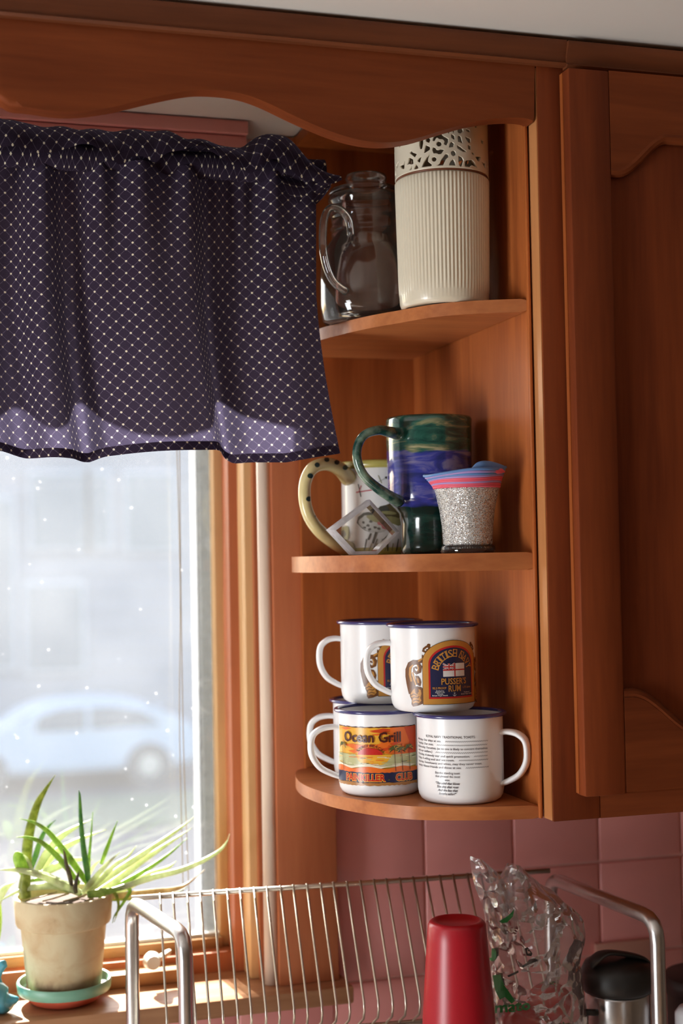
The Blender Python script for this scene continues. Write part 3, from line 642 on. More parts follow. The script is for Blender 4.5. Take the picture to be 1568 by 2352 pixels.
def vase():
    o = empty('vase', VC, 'tall cream ceramic vase with ribbed body and pierced floral collar', 'vase')
    zb = 1.9555-ZT
    prof = [(0, .001), (.036, .001), (.038, 0), (.0405, .0015), (.0418, .005), (.0421, .012)]+[(.0423+(VR-.0423)*i/12, .014+(zb-.016)*i/12) for i in range(13)]+[(VR-.0012, zb), (VR-.004, zb), (.040, .01), (0, .006)]
    def mod(r, z, a):
        if .011 < z < zb-.0005 and r > .041: return r+.00045*math.cos(76*a)*min(1, (z-.011)/.008)
        return r
    bm = bmesh.new(); lathe(bm, prof, VC, 76*8, mod=mod); fin(bm, 'ribbed_body', CREAM, o, True)
    bm = bmesh.new(); lathe(bm, [(VR-.003, zb+.0003), (VR-.0008, zb+.0003), (VR-.0008, zb+.0018), (VR-.003, zb+.0018)], VC, 96, close=True)
    g = fin(bm, 'groove_line', plain('brown_glaze_line', (.16, .05, .02), .4), o, True); g['label'] = 'thin brown line'
    # pierced collar by marching the implicit hole pattern
    nt_, z0, z1 = 440, zb+.0019, zb+.088; nz = 120
    th = np.linspace(-PI, PI, nt_+1); zz = np.linspace(z0, z1, nz+1); TH, ZZ = np.meshgrid(th, zz, indexing='ij')
    PX = TH*VR; PZ = ZZ; F = np.full(TH.shape, 1.0)
    polys = [np.array([(a/1000*VR, 2+b/10000-ZT) for a, b in h]) for h in HOLES]
    # ring of extra openings hidden by the valance
    per = 2*PI/3*VR
    for h in polys:
        for k in (-2, -1, 0, 1, 2):
            q = h+np.array([k*per, 0]);
            if q[:, 0].max() < -PI*VR or q[:, 0].min() > PI*VR: continue
            d = np.full(TH.shape, 1e9); ins = np.zeros(TH.shape, bool); n = len(q)
            for i in range(n):
                a, b = q[i], q[(i+1) % n]; ab = b-a; t = np.clip(((PX-a[0])*ab[0]+(PZ-a[1])*ab[1])/(ab@ab+1e-12), 0, 1)
                d = np.minimum(d, np.hypot(PX-a[0]-t*ab[0], PZ-a[1]-t*ab[1]))
                c = ((a[1] > PZ) != (b[1] > PZ)) & (PX < (b[0]-a[0])*(PZ-a[1])/(b[1]-a[1]+1e-12)+a[0]); ins ^= c
            F = np.minimum(F, np.where(ins, -d, d)-.00012)
    F[0, :] = F[-1, :]
    d_ = Vector((0, -1, 0)); r_ = Vector((1, 0, 0)); verts = {}; bm = bmesh.new()
    def V(i, j, i2=None, j2=None, t=0):
        key = (i % nt_, j) if i2 is None else tuple(sorted(((i % nt_, j), (i2 % nt_, j2))))
        if key in verts: return verts[key]
        a, z = th[i], zz[j]
        if i2 is not None: a, z = a+(th[i2]-a)*t, z+(zz[j2]-z)*t
        v = bm.verts.new((VC[0]+VR*math.sin(a), VC[1]-VR*math.cos(a), VC[2]+z)); verts[key] = v; return v
    for i in range(nt_):
        for j in range(nz):
            cs = [(i, j), (i+1, j), (i+1, j+1), (i, j+1)]; fv = [F[c] for c in cs]
            if max(fv) <= 0: continue
            out = []
            for k in range(4):
                a, b = cs[k], cs[(k+1) % 4]; fa, fb = fv[k], fv[(k+1) % 4]
                if fa > 0: out.append(V(*a))
                if (fa > 0) != (fb > 0): out.append(V(a[0], a[1], b[0], b[1], fa/(fa-fb)))
            u = []
            for v in out:
                if v not in u: u.append(v)
            if len(u) > 2:
                try: bm.faces.new(u)
                except ValueError: pass
    c = fin(bm, 'pierced_collar', CREAM, o, True)
    s = c.modifiers.new('thick', 'SOLIDIFY'); s.thickness = .0032; s.offset = 1 if c.data.polygons[0].normal.dot(c.data.polygons[0].center-Vector((VC[0], VC[1], c.data.polygons[0].center.z))) < 0 else -1
    c.data.set_sharp_from_angle(angle=math.radians(60))
    bm = bmesh.new(); lathe(bm, [(VR+.0006+.0022*math.cos(a), z1+.001+.002*math.sin(a)) for a in [2*PI*i/10 for i in range(10)]], VC, 96, close=True); fin(bm, 'rim', CREAM, o, True)
vase()

# ---- glass jug
JG = glass_mat('clear_glass', tint=(.95, .94, .93), dirt=.05, dirtcol=(.75, .7, .65), dscale=25, rough=.03, refl=1.5)
def jug():
    c = (.4385, -.168, ZT); o = empty('glass_jug', c, 'clear glass jug with lid and looped handle on the top shelf', 'jug')
    k = 1.0
    prof = [(0, .004), (.036, .004), (.040, 0), (.0460, .005), (.0488, .020), (.0488, .045), (.0472, .065), (.0430, .078), (.0368, .086), (.0358, .094), (.0375, .097), (.0358, .100), (.0362, .108), (.0382, .111), (.0362, .114), (.0365, .121), (.0388, .124), (.0390, .130),
            (.0372, .130), (.0348, .121), (.0342, .095), (.0350, .088), (.0412, .078), (.0456, .064), (.0472, .045), (.0472, .020), (.044, .008), (0, .008)]
    bm = bmesh.new(); lathe(bm, prof, c, 64); fin(bm, 'body', JG, o, True)
    bm = bmesh.new(); lathe(bm, [(.0, .131), (.036, .131), (.0385, .1325), (.0375, .136), (.030, .139), (.0215, .140), (.0200, .143), (.0215, .148), (.0205, .152), (.012, .154), (0, .154)], c, 56); fin(bm, 'lid', JG, o, True)
    pts = [aty(806, 543, -.205), aty(800, 505, -.208), aty(782, 482, -.212), aty(760, 477, -.215), aty(745, 500, -.216), aty(741, 555, -.216), aty(748, 605, -.214), aty(765, 645, -.211), aty(796, 671, -.207)]
    bm = bmesh.new(); sweep(bm, catmull(pts, 6), .0046, 12, side=(.3, -.95, 0), flat=.8); fin(bm, 'handle', JG, o, True)
jug()

# ---- tall green and blue pottery mug
def bandmat():
    m, nt, b = newmat('green_blue_glaze'); N = nt.nodes.new; L = nt.links.new
    tc = N('ShaderNodeTexCoord'); mp = N('ShaderNodeMapping'); mp.inputs['Scale'].default_value = (14, 14, 60); L(tc.outputs['Object'], mp.inputs['Vector'])
    n = N('ShaderNodeTexNoise'); n.inputs['Scale'].default_value = 1.6; n.inputs['Detail'].default_value = 6; n.inputs['Distortion'].default_value = 1.2; L(mp.outputs[0], n.inputs['Vector'])
    n2 = N('ShaderNodeTexNoise'); n2.inputs['Scale'].default_value = 26; n2.inputs['Detail'].default_value = 3; L(tc.outputs['Object'], n2.inputs['Vector'])
    sp = N('ShaderNodeSeparateXYZ'); L(tc.outputs['Object'], sp.inputs[0])
    a = N('ShaderNodeMath'); a.operation = 'MULTIPLY_ADD'; L(n2.outputs['Fac'], a.inputs[0]); a.inputs[1].default_value = .012; L(sp.outputs[2], a.inputs[2])
    def ramp(src, stops):
        r = N('ShaderNodeValToRGB'); e = r.color_ramp.elements; e[0].position, e[0].color = stops[0][0], (*stops[0][1], 1); e[1].position, e[1].color = stops[1][0], (*stops[1][1], 1)
        for p, c in stops[2:]: x = e.new(p); x.color = (*c, 1)
        L(src, r.inputs[0]); return r.outputs[0]
    grn = ramp(n.outputs['Fac'], [(.40, (.006, .045, .035)), (.52, (.02, .10, .075)), (.60, (.16, .19, .10)), (.68, (.42, .38, .22))])
    blu = ramp(n.outputs['Fac'], [(.36, (.02, .03, .16)), (.52, (.04, .05, .30)), (.66, (.20, .19, .36))])
    dg = ramp(n.outputs['Fac'], [(.40, (.004, .022, .018)), (.72, (.012, .06, .045))])
    def step(z, w=.001):
        r = N('ShaderNodeMapRange'); r.inputs[1].default_value = z-w; r.inputs[2].default_value = z+w; L(a.outputs[0], r.inputs[0]); return r.outputs[0]
    m1 = N('ShaderNodeMix'); m1.data_type = 'RGBA'; L(step(ZM+.046+.006), m1.inputs[0]); L(dg, m1.inputs[6]); L(blu, m1.inputs[7])
    m2 = N('ShaderNodeMix'); m2.data_type = 'RGBA'; L(step(ZM+.099+.006), m2.inputs[0]); L(m1.outputs[2], m2.inputs[6]); L(grn, m2.inputs[7])
    L(m2.outputs[2], b.inputs['Base Color']); b.inputs['Roughness'].default_value = .15; b.inputs['Coat Weight'].default_value = .6; b.inputs['Coat Roughness'].default_value = .05
    bp = N('ShaderNodeBump'); bp.inputs['Strength'].default_value = .25; bp.inputs['Distance'].default_value = .002; L(n2.outputs['Fac'], bp.inputs['Height']); L(bp.outputs[0], b.inputs['Normal'])
    return m
def teal_strokes():
    m, nt, b = newmat('teal_streaked_glaze'); N = nt.nodes.new; L = nt.links.new
    tc = N('ShaderNodeTexCoord'); n = N('ShaderNodeTexNoise'); n.inputs['Scale'].default_value = 60; n.inputs['Detail'].default_value = 4; L(tc.outputs['Object'], n.inputs['Vector'])
    r = N('ShaderNodeValToRGB'); e = r.color_ramp.elements; e[0].position = .42; e[0].color = (.010, .055, .045, 1); e[1].position = .66; e[1].color = (.20, .30, .22, 1); L(n.outputs['Fac'], r.inputs[0]); L(r.outputs[0], b.inputs['Base Color'])
    b.inputs['Roughness'].default_value = .15; b.inputs['Coat Weight'].default_value = .6; return m
def greenmug():
    p = aty(987, 1100, -.214); c = (p.x, -.214, ZM); o = empty('pottery_mug', c, 'tall green and blue glazed pottery mug with big looped handle', 'mug')
    R = .0418
    prof = [(0, .001), (.027, .001), (.0288, 0), (.030, .003), (.0292, .010), (.0295, .030), (.031, .040), (.036, .0455), (.0405, .0505), (R, .058), (R-.0005, .085), (R, .110), (R, .126), (R+.0004, .131), (R-.001, .1335), (R-.0035, .132), (R-.0045, .128), (R-.005, .06), (.026, .042), (.025, .008), (0, .006)]
    def mod(r, z, a): return r*(1+.008*math.sin(3*a+z*60)+.005*math.sin(7*a+1))
    bm = bmesh.new(); lathe(bm, prof, c, 72, mod=mod); fin(bm, 'body', bandmat(), o, True)
    pts = [aty(912, 996, -.238), aty(893, 992, -.246), aty(868, 988, -.25), aty(838, 998, -.252), aty(822, 1022, -.252), aty(820, 1056, -.252), aty(834, 1090, -.252), aty(860, 1116, -.25), aty(892, 1138, -.246), aty(916, 1152, -.238)]
    bm = bmesh.new(); sweep(bm, catmull(pts, 6), lambda t: .0048+.0022*abs(2*t-1)**2, 14, side=(.3, -.95, 0), flat=.85); fin(bm, 'handle', teal_strokes(), o, True)
    return c
cg = greenmug()

def bvh_of(obs):
    out = []
    dg = bpy.context.evaluated_depsgraph_get()
    for ob in obs:
        bm = bmesh.new(); bm.from_mesh(ob.data); bm.transform(Matrix.Identity(4)); out.append(BVHTree.FromBMesh(bm)); bm.free()
    return out
def decals(name, shapes, trees, mats, parent, lift=.0004, dens=6.0, origin=Vector((0, 0, 0))):
    """paint patches laid on the real surface: outline in photo pixels cast on to the body"""
    A = bmesh.new(); C = CAM
    for k, (pts, m) in enumerate(shapes):
        bm = bmesh.new(); V = [bm.verts.new((x, y, 0)) for x, y in pts]
        try: bm.faces.new(V).material_index = m
        except ValueError: bm.free(); continue
        for ax in (0, 1):
            vals = [p[ax] for p in pts]; q = math.ceil(min(vals)/dens)*dens
            while q < max(vals):
                no = (1, 0, 0) if ax == 0 else (0, 1, 0); co = (q, 0, 0) if ax == 0 else (0, q, 0)
                bmesh.ops.bisect_plane(bm, geom=bm.verts[:]+bm.edges[:]+bm.faces[:], plane_co=co, plane_no=no); q += dens
        bad = []
        for v in bm.verts:
            d = ray(v.co.x, v.co.y).normalized(); hit = None
            for t in trees:
                h = t.ray_cast(C, d)
                if h[0] is not None and (hit is None or h[3] < hit[3]): hit = h
            if hit is None: bad.append(v); continue
            nrm = hit[1] if hit[1].dot(d) < 0 else -hit[1]
            v.co = hit[0]+nrm*(lift+k*.00002)
        bmesh.ops.delete(bm, geom=bad, context='VERTS')
        me = bpy.data.meshes.new('t'); bm.to_mesh(me); bm.free(); A.from_mesh(me); bpy.data.meshes.remove(me)
    me = bpy.data.meshes.new(name); A.to_mesh(me); A.free(); return link(name, me, mats, parent)
def blob(cx, cy, rx, ry, rot=0, n=14, j=.12, seed=0):
    rn = random.Random(seed+int(cx*7+cy)); out = []
    for i in range(n):
        a = 2*PI*i/n; r = 1+rn.uniform(-j, j); x, y = rx*r*math.cos(a), ry*r*math.sin(a)
        out.append((cx+x*math.cos(rot)-y*math.sin(rot), cy+x*math.sin(rot)+y*math.cos(rot)))
    return out
# ---- white mug with painted fish and yellow spotted handle
def fishmug():
    p = aty(878, 1170, -.108); c = (p.x, -.108, ZM); R = .0435; o = empty('painted_fish_mug', c, 'white ceramic mug painted with a leaping fish, yellow spotted handle', 'mug')
    WHC = plain('white_glaze', (.80, .80, .78), .2, coat=.4); OLV = plain('olive_glaze', (.45, .40, .10), .3, noise_amt=.3, scale=50, coat=.3)
    prof = [(0, .001), (R-.004, .001), (R-.0025, 0), (R-.0005, .003), (R, .010), (R-.001, .05), (R-.001, .088), (R-.001, .0955), (R-.003, .097), (R-.0048, .095), (R-.005, .01), (0, .006)]
    bm = bmesh.new(); lathe(bm, prof, c, 64); body = fin(bm, 'body', WHC, o, True)
    bm = bmesh.new(); lathe(bm, [(R-.0008+.0032*math.cos(a), .0935+.0042*math.sin(a)) for a in [2*PI*i/12 for i in range(12)]], c, 64, close=True); fin(bm, 'rim', OLV, o, True)
    bm = bmesh.new(); lathe(bm, [(R-.001, .0002), (R+.0006, .001), (R+.0006, .007), (R-.001, .009)], c, 64, close=True); fin(bm, 'base_band', OLV, o, True)
    YEL = plain('yellow_cream_glaze', (.72, .62, .30), .25, noise_amt=.25, scale=35, coat=.4)
    pts = [aty(800, 1098, -.125), aty(778, 1076, -.14), aty(748, 1066, -.15), aty(717, 1076, -.155), aty(701, 1108, -.155), aty(700, 1150, -.155), aty(711, 1188, -.155), aty(734, 1220, -.15), aty(765, 1243, -.14), aty(800, 1262, -.125)]
    bm = bmesh.new(); sweep(bm, catmull(pts, 7), lambda t: .0062+.0025*abs(2*t-1)**3, 14); h = fin(bm, 'handle', YEL, o, True)
    DK, BRN, OLI, RED_, GRY = 0, 1, 2, 3, 4
    spots = [((773, 1062), 6), ((750, 1056), 6), ((792, 1074), 6), ((728, 1068), 6), ((712, 1093), 6.5), ((709, 1146), 6.5), ((728, 1184), 6.5), ((752, 1212), 6), ((790, 1240), 5)]
    tr = bvh_of([h]); dt = ink('dark_teal', (.01, .035, .03))
    for (x, y), r in spots: decals('spot', [(blob(x, y, r, r*.9, j=.05), 0)], tr, [dt], o, dens=4)
    S_ = []
    # two dragonflies
    def seg(x0, y0, x1, y1, w): 
        dx, dy = x1-x0, y1-y0; L = math.hypot(dx, dy); nx, ny = -dy/L*w/2, dx/L*w/2; return [(x0+nx, y0+ny), (x1+nx, y1+ny), (x1-nx, y1-ny), (x0-nx, y0-ny)]
    S_ += [(seg(818, 1131, 862, 1124, 3), RED_), (seg(823, 1112, 829, 1141, 2), DK), (seg(830, 1115, 824, 1130, 2), RED_), (seg(838, 1106, 860, 1112, 1.6), GRY), (seg(858, 1112, 884, 1099, 2.2), GRY), (blob(887, 1097, 4, 3), DK), (seg(868, 1092, 876, 1110, 1.4), OLI)]
    # fish head and tail, water weeds
    S_ += [(blob(895, 1178, 26, 20, .2, 18, .1), BRN), (blob(880, 1172, 16, 12, 0, 12, .2), DK), (blob(893, 1178, 18, 4, .1, 12, .1), OLI), (blob(905, 1196, 22, 9, .3, 12, .15), OLI)]
    S_ += [(blob(858, 1200, 38, 23, .15, 22, .05), DK), (blob(859, 1203, 35, 20, .15, 22, .05), GRY), (blob(868, 1192, 26, 9, .2, 14, .1), OLI), (blob(883, 1210, 10, 5, .5, 10, .2), RED_), (blob(872, 1202, 7, 4, .2, 10, .2), RED_)]
    S_ += [(blob(x, y, 4, 3, .3, 8, .3), DK) for x, y in ((835, 1200), (845, 1207), (838, 1212), (852, 1198), (861, 1211), (849, 1216), (870, 1214))]
    S_ += [(blob(790, 1230, 14, 22, .4, 14, .15), OLI), (blob(786, 1232, 8, 14, .4, 12, .2), DK), (seg(846, 1240, 852, 1225, 4), DK), (seg(856, 1248, 864, 1222, 5), DK)]
    S_ += [(seg(836+k*9, 1272, 842+k*8+(k % 3)*4, 1238+(k % 2)*10, 2.4), OLI if k % 2 else DK) for k in range(9)]
    fd = decals('painted_fish', S_, bvh_of([body]), [ink('fish_dark', (.05, .05, .035)), ink('fish_brown', (.10, .075, .03)), ink('fish_olive', (.26, .24, .10)), ink('fish_red', (.45, .10, .11)), ink('fish_grey', (.50, .50, .46))], o, dens=5); fd['kind'] = 'stuff'
fishmug()

# ---- clear glass block standing on one corner
def crystal():
    m, nt, b = newmat('crystal_glass'); b.inputs['Transmission Weight'].default_value = 1; b.inputs['Roughness'].default_value = .0; b.inputs['IOR'].default_value = 1.12; b.inputs['Base Color'].default_value = (.96, .97, .98, 1)
    FR = glass_mat('frosted_bevel', tint=(.85, .86, .9), dirt=.78, dirtcol=(.95, .96, 1.0), dscale=90, rough=.2)
    y = -.222; pts = [aty(752, 1217, y), aty(845, 1148, y), aty(913, 1222, y), aty(862, 1262, y), aty(805, 1262, y)]
    P2 = [(p.x, p.z) for p in pts]; P2[3] = (P2[3][0], ZM+.0006); P2[4] = (P2[4][0], ZM+.0006)
    cx = sum(p[0] for p in P2)/5; cz = sum(p[1] for p in P2)/5
    o = empty('glass_block', (cx, y, ZM), 'clear square glass block with frosted bevels, standing on its corner', 'glass ornament')
    bm = bmesh.new(); inn = [(cx+(x-cx)*.84, cz+(z-cz)*.84) for x, z in P2]; n = 5
    prism(bm, inn, 'y', y-.0085, y+.0085); fin(bm, 'clear_face', JG, o)
    bm = bmesh.new()
    for s in (-1, 1):
        a = [bm.verts.new((x, y+s*.006, z)) for x, z in P2]; b_ = [bm.verts.new((x, y+s*.0087, z)) for x, z in inn]
        for i in range(n): bm.faces.new((a[i], a[(i+1) % n], b_[(i+1) % n], b_[i]))
        if s == -1: A0 = a
        else:
            for i in range(n): bm.faces.new((A0[i], a[i], a[(i+1) % n], A0[(i+1) % n]))
    fin(bm, 'bevelled_edge', FR, o)
crystal()

# ---- small glass with glitter and clay rim
def glitter():
    p = aty(1073, 1200, -.303); c = (p.x, -.303, ZM); o = empty('glitter_glass', c, 'small flared glass coated in silver glitter with wavy pink and blue clay rim', 'glass')
    m, nt, b = newmat('silver_glitter'); N = nt.nodes.new; L = nt.links.new
    tc = N('ShaderNodeTexCoord'); v = N('ShaderNodeTexVoronoi'); v.inputs['Scale'].default_value = 1900; L(tc.outputs['Object'], v.inputs['Vector'])
    n = N('ShaderNodeTexNoise'); n.inputs['Scale'].default_value = 60; L(tc.outputs['Object'], n.inputs['Vector'])
    r = N('ShaderNodeValToRGB'); e = r.color_ramp.elements; e[0].position = .1; e[0].color = (.34, .33, .33, 1); e[1].position = .95; e[1].color = (.86, .86, .82, 1)
    sp = N('ShaderNodeSeparateColor'); L(v.outputs['Color'], sp.inputs[0]); L(sp.outputs[0], r.inputs[0]); L(r.outputs[0], b.inputs['Base Color'])
    gt = N('ShaderNodeMath'); gt.operation = 'GREATER_THAN'; L(sp.outputs[1], gt.inputs[0]); gt.inputs[1].default_value = .55; L(gt.outputs[0], b.inputs['Metallic'])
    b.inputs['Roughness'].default_value = .25
    vm = N('ShaderNodeVectorMath'); vm.operation = 'SUBTRACT'; L(v.outputs['Color'], vm.inputs[0]); vm.inputs[1].default_value = (.5, .5, .5)
    sc = N('ShaderNodeVectorMath'); sc.operation = 'SCALE'; L(vm.outputs[0], sc.inputs[0]); sc.inputs['Scale'].default_value = .9
    ge = N('ShaderNodeNewGeometry'); ad = N('ShaderNodeVectorMath'); ad.operation = 'ADD'; L(ge.outputs['Normal'], ad.inputs[0]); L(sc.outputs[0], ad.inputs[1]); nm = N('ShaderNodeVectorMath'); nm.operation = 'NORMALIZE'; L(ad.outputs[0], nm.inputs[0]); L(nm.outputs[0], b.inputs['Normal'])
    prof = [(.0225, .0045), (.0228, .012), (.0235, .025), (.0255, .040), (.0290, .056), (.0305, .0625), (.0290, .0625), (.024, .040), (.0215, .010), (0, .008), (0, .0045)]
    bm = bmesh.new(); lathe(bm, prof[::-1], c, 64); fin(bm, 'glitter_coat', m, o, True)
    bm = bmesh.new(); lathe(bm, [(0, 0), (.0238, 0), (.0252, .002), (.0245, .006), (.0228, .0085), (.0225, .0044), (0, .0044)], c, 56); fin(bm, 'glass_foot', JG, o, True)
    # clay rim: stacked wavy ribbons
    cols = [plain('pink_clay', (.72, .10, .16), .5), plain('blue_clay', (.10, .22, .48), .5), plain('lilac_clay', (.36, .25, .52), .5)]
    d, rr = frame_of(c)
    for k in range(9):
        bm = bmesh.new(); pts = []
        for i in range(97):
            a = 2*PI*i/96; tt = k/8; R = .0297+.0078*tt**1.3*(1+.30*math.sin(2*a+.6)+.14*math.sin(5*a+k*.3))*(.75+.25*math.cos(a-PI)) 
            z = .0605+k*.00145+.0012*math.sin(3*a+k*.35)*tt+.0045*tt*max(0, math.cos(a-.55))**2
            pts.append(Vector(c)+rr*(R*math.cos(a))+d*(R*math.sin(a))+Vector((0, 0, z)))
        sweep(bm, pts, .0014, 8, cap=False); fin(bm, 'clay_ribbon', cols[(0, 0, 2, 0, 0, 2, 1, 2, 1)[k]], o, True)
    # folded lobe at the right
    bm = bmesh.new(); pts = [Vector(c)+rr*x+d*y+Vector((0, 0, z)) for x, y, z in ((.004, .020, .0735), (.012, .024, .0775), (.021, .019, .0775), (.031, .010, .0765), (.0365, .004, .078))]
    sweep(bm, catmull(pts, 6), lambda t: .0012+.0042*math.sin(PI*min(1, t*1.05+.02))**.7, 12, flat=.55, side=(0, 0, 1)); fin(bm, 'clay_lobe', cols[1], o, True)
    bm = bmesh.new(); pts = [Vector(c)+rr*x+d*y+Vector((0, 0, z)) for x, y, z in ((.014, .0275, .0745), (.022, .0235, .0740), (.030, .0165, .0740), (.0345, .011, .0735))]
    sweep(bm, catmull(pts, 6), lambda t: .0008+.0022*math.sin(PI*t), 10); fin(bm, 'clay_ribbon', cols[0], o, True)
glitter()

# ================================================================== CURTAIN
def curtain():
    YC = -.205; xl = -.78
    o = empty('valance_curtain', (0, YC, 1.99), 'dark purple curtain valance with small cream dots and ruffled header', 'curtain')
    def tab(T_, x, j):
        X = [t[0] for t in T_]; V_ = [t[j] for t in T_]; return float(np.interp(x, X, V_))
    # right edge (x as function of z) and fold tables in metres along the rod
    def X(px, y=YC, py=800): return aty(px, py, y).x
    xe_t, xe_m, xe_b = aty(722, 470, YC).x, aty(722, 620, YC).x, aty(776, 1045, YC).x
    fold = [(xl, 0)]+[(-.70+i*.065, (.014 if i % 2 else -.014)*(1+.3*math.sin(i*2.1))) for i in range(12)]+[(X(0), -.004), (X(40), .014), (X(62), .018), (X(120), -.014), (X(180), -.004), (X(198), .034), (X(210), .034), (X(226), .002), (X(300), -.014), (X(400), -.020), (X(500), -.010), (X(528), .034), (X(540), .032), (X(560), .010), (X(640), -.002), (X(700), -.012), (X(780), -.004)]
    hem = [(-9, 1.706), (X(0), aty(0, 1036, YC).z), (X(60), aty(60, 1050, YC).z), (X(210), aty(210, 1057, YC).z), (X(235), aty(235, 1049, YC).z), (X(350), aty(350, 1041, YC).z), (X(510), aty(510, 1035, YC).z), (X(548), aty(548, 1060, YC).z), (X(650), aty(650, 1063, YC).z), (X(778), aty(778, 1042, YC).z)]
    nu, nv = 420, 90; zt = 1.972; verts = []; uvs = []
    us = [i/nu for i in range(nu+1)]
    def pt(u, v):       # v 0 top .. 1 hem
        xe = xe_t+(xe_m-xe_t)*min(1, v*2.2) if v < .4 else xe_m+(xe_b-xe_m)*((v-.4)/.6)**1.5
        xb = xl+(xe_b-xl)*u; x = xl+(xe-xl)*u
        f = tab(fold, xb, 1)
        # smoothed fold (blur by sampling)
        f = (f+tab(fold, xb-.008, 1)+tab(fold, xb+.008, 1)+tab(fold, xb-.004, 1)+tab(fold, xb+.004, 1))/5
        am = .7+.7*v
        g = (1-v)**2.2*(.005*math.sin(xb*190+1.5*math.sin(xb*40))+.0035*math.sin(xb*97+2))
        y = YC+f*am+g+.002*math.sin(xb*60+v*5)
        zh = tab(hem, xb, 1); z = zt+(zh-zt)*v; return (x, y, z)
    for j in range(nv+1):
        for u in us: verts.append(pt(u, j/nv))
    cum = [0]; row = int(nv*.6)*(nu+1)
    for i in range(nu): a, b = Vector(verts[row+i]), Vector(verts[row+i+1]); cum.append(cum[-1]+(b-a).length)
    faces = [(j*(nu+1)+i, j*(nu+1)+i+1, (j+1)*(nu+1)+i+1, (j+1)*(nu+1)+i) for j in range(nv) for i in range(nu)]
    def sheet(name, verts, faces, uvf, thick=0):
        me = bpy.data.meshes.new(name); me.from_pydata(verts, [], faces); uv = me.uv_layers.new(name='cloth')
        for l in me.loops: uv.data[l.index].uv = uvf(l.vertex_index)
        return link(name, me, CLOTH, o, True)
    sheet('curtain_panel', verts, faces, lambda k: (cum[k % (nu+1)], (verts[k][2]-1.7) if True else 0))
    # turned-up hem behind the panel
    nh = 7; hv = []
    for j in range(nh+1):
        v = 1-.034*j/nh-.001
        for u in us: p = pt(u, v); hv.append((p[0], p[1]+.0016, p[2]))
    hf = [(j*(nu+1)+i, j*(nu+1)+i+1, (j+1)*(nu+1)+i+1, (j+1)*(nu+1)+i) for j in range(nh) for i in range(nu)]
    sheet('hem', hv, hf, lambda k: (cum[k % (nu+1)], hv[k][2]-1.7))
    # rod pocket
    pv = []; npk = 14
    for j in range(npk+1):
        a = -PI*.5+PI*1.5*j/npk
        for u in us:
            xb = xl+(xe_b-xl)*u; x = xl+(xe_t+.010-xl)*u; gg = .0035*math.sin(xb*170+math.sin(xb*33)*2)+.002*math.sin(xb*310)
            r = .0105+gg*.5; pv.append((x, YC-r*math.cos(a)+gg*.5, zt+.004-math.sin(-a)*.013*(1)))
    pf = [(j*(nu+1)+i, j*(nu+1)+i+1, (j+1)*(nu+1)+i+1, (j+1)*(nu+1)+i) for j in range(npk) for i in range(nu)]
    sheet('rod_pocket', pv, pf, lambda k: (cum[k % (nu+1)]*1.05, .27+(k//(nu+1))*.0025))
    # ruffled header that flops forward
    TP = [(0, 272), (25, 270), (60, 285), (95, 293), (180, 295), (192, 292), (250, 302), (300, 300), (370, 298), (386, 302), (400, 318), (440, 322), (470, 328), (520, 338), (548, 336), (570, 318), (590, 312), (640, 311), (660, 322), (690, 358), (720, 384), (745, 400), (758, 408)]
    LW = [(0, 338), (50, 342), (75, 356), (110, 350), (165, 332), (190, 334), (215, 354), (252, 384), (275, 358), (305, 358), (326, 380), (350, 352), (385, 346), (430, 332), (462, 352), (490, 376), (520, 384), (543, 406), (560, 380), (600, 362), (630, 385), (655, 408), (700, 420), (735, 424), (758, 412)]
    n = 520; NP = 12; rv = []; px0, px1 = -1500, 758
    def tabp(T_, px): 
        if px < 0: return T_[0][1]+10*math.sin(px/38)+8*math.sin(px/17+2) if T_ is LW else T_[0][1]+14*math.sin(px/60)
        return float(np.interp(px, [t[0] for t in T_], [t[1] for t in T_]))
    def smooth(T_, px): return sum(tabp(T_, px+d) for d in (-8, -4, 0, 4, 8))/5
    xR = aty(px1, 400, YC).x; xL = xl
    for j in range(NP+1):
        s = j/NP
        for i in range(n+1):
            x = xL+(xR-xL)*i/n
            px = np.interp(x, [xL, X(0, YC, 330), X(758, YC, 330)], [-1500, 0, 758])
            pt_, pl_ = smooth(TP, px), smooth(LW, px)
            ztop = aty(min(max(px, 0), 758), pt_, YC).z; zlow = aty(min(max(px, 0), 758), pl_, YC-.036).z
            ph = .0065*math.sin(px/27+.5)+.004*math.sin(px/12.3)
            if s < .4: q = s/.4; y = YC+.004-ph*.5*(1-q)+ph*.6*q; z = 1.974+(ztop-.002-1.974)*q
            elif s < .6: q = (s-.4)/.2; y = YC+.004+ph*.6-.010*q; z = ztop-.002+.002*math.sin(PI*q)
            else: q = (s-.6)/.4; y = YC-.006+ph*.6-(.034+ph*.8)*math.sin(q*PI*.55); z = ztop-.002+(zlow-ztop+.002)*q**1.15
            if px > 640: y += 0; 
            rv.append((x, y, z))
    rf = [(j*(n+1)+i, j*(n+1)+i+1, (j+1)*(n+1)+i+1, (j+1)*(n+1)+i) for j in range(NP) for i in range(n)]
    sheet('ruffle', rv, rf, lambda k: ((k % (n+1))*.00255, (k//(n+1))*.0052))
    # the ruffle's loose right end, drooping below the rod
    ev = []; m_ = 16
    top = [aty(655, 345, -.206), aty(690, 372, -.207), aty(722, 396, -.208), aty(750, 402, -.209), aty(762, 420, -.210)]
    bot = [aty(648, 430, -.216), aty(678, 462, -.214), aty(708, 478, -.212), aty(738, 458, -.212), aty(760, 428, -.210)]
    tt, bb = catmull(top, 5), catmull(bot, 5); K = len(tt)
    for j in range(m_+1):
        for i in range(K): p = tt[i].lerp(bb[i], j/m_); ev.append((p.x, p.y+.003*math.sin(j*.35+i*.22), p.z))
    ef = [(j*K+i, j*K+i+1, (j+1)*K+i+1, (j+1)*K+i) for j in range(m_) for i in range(K-1)]
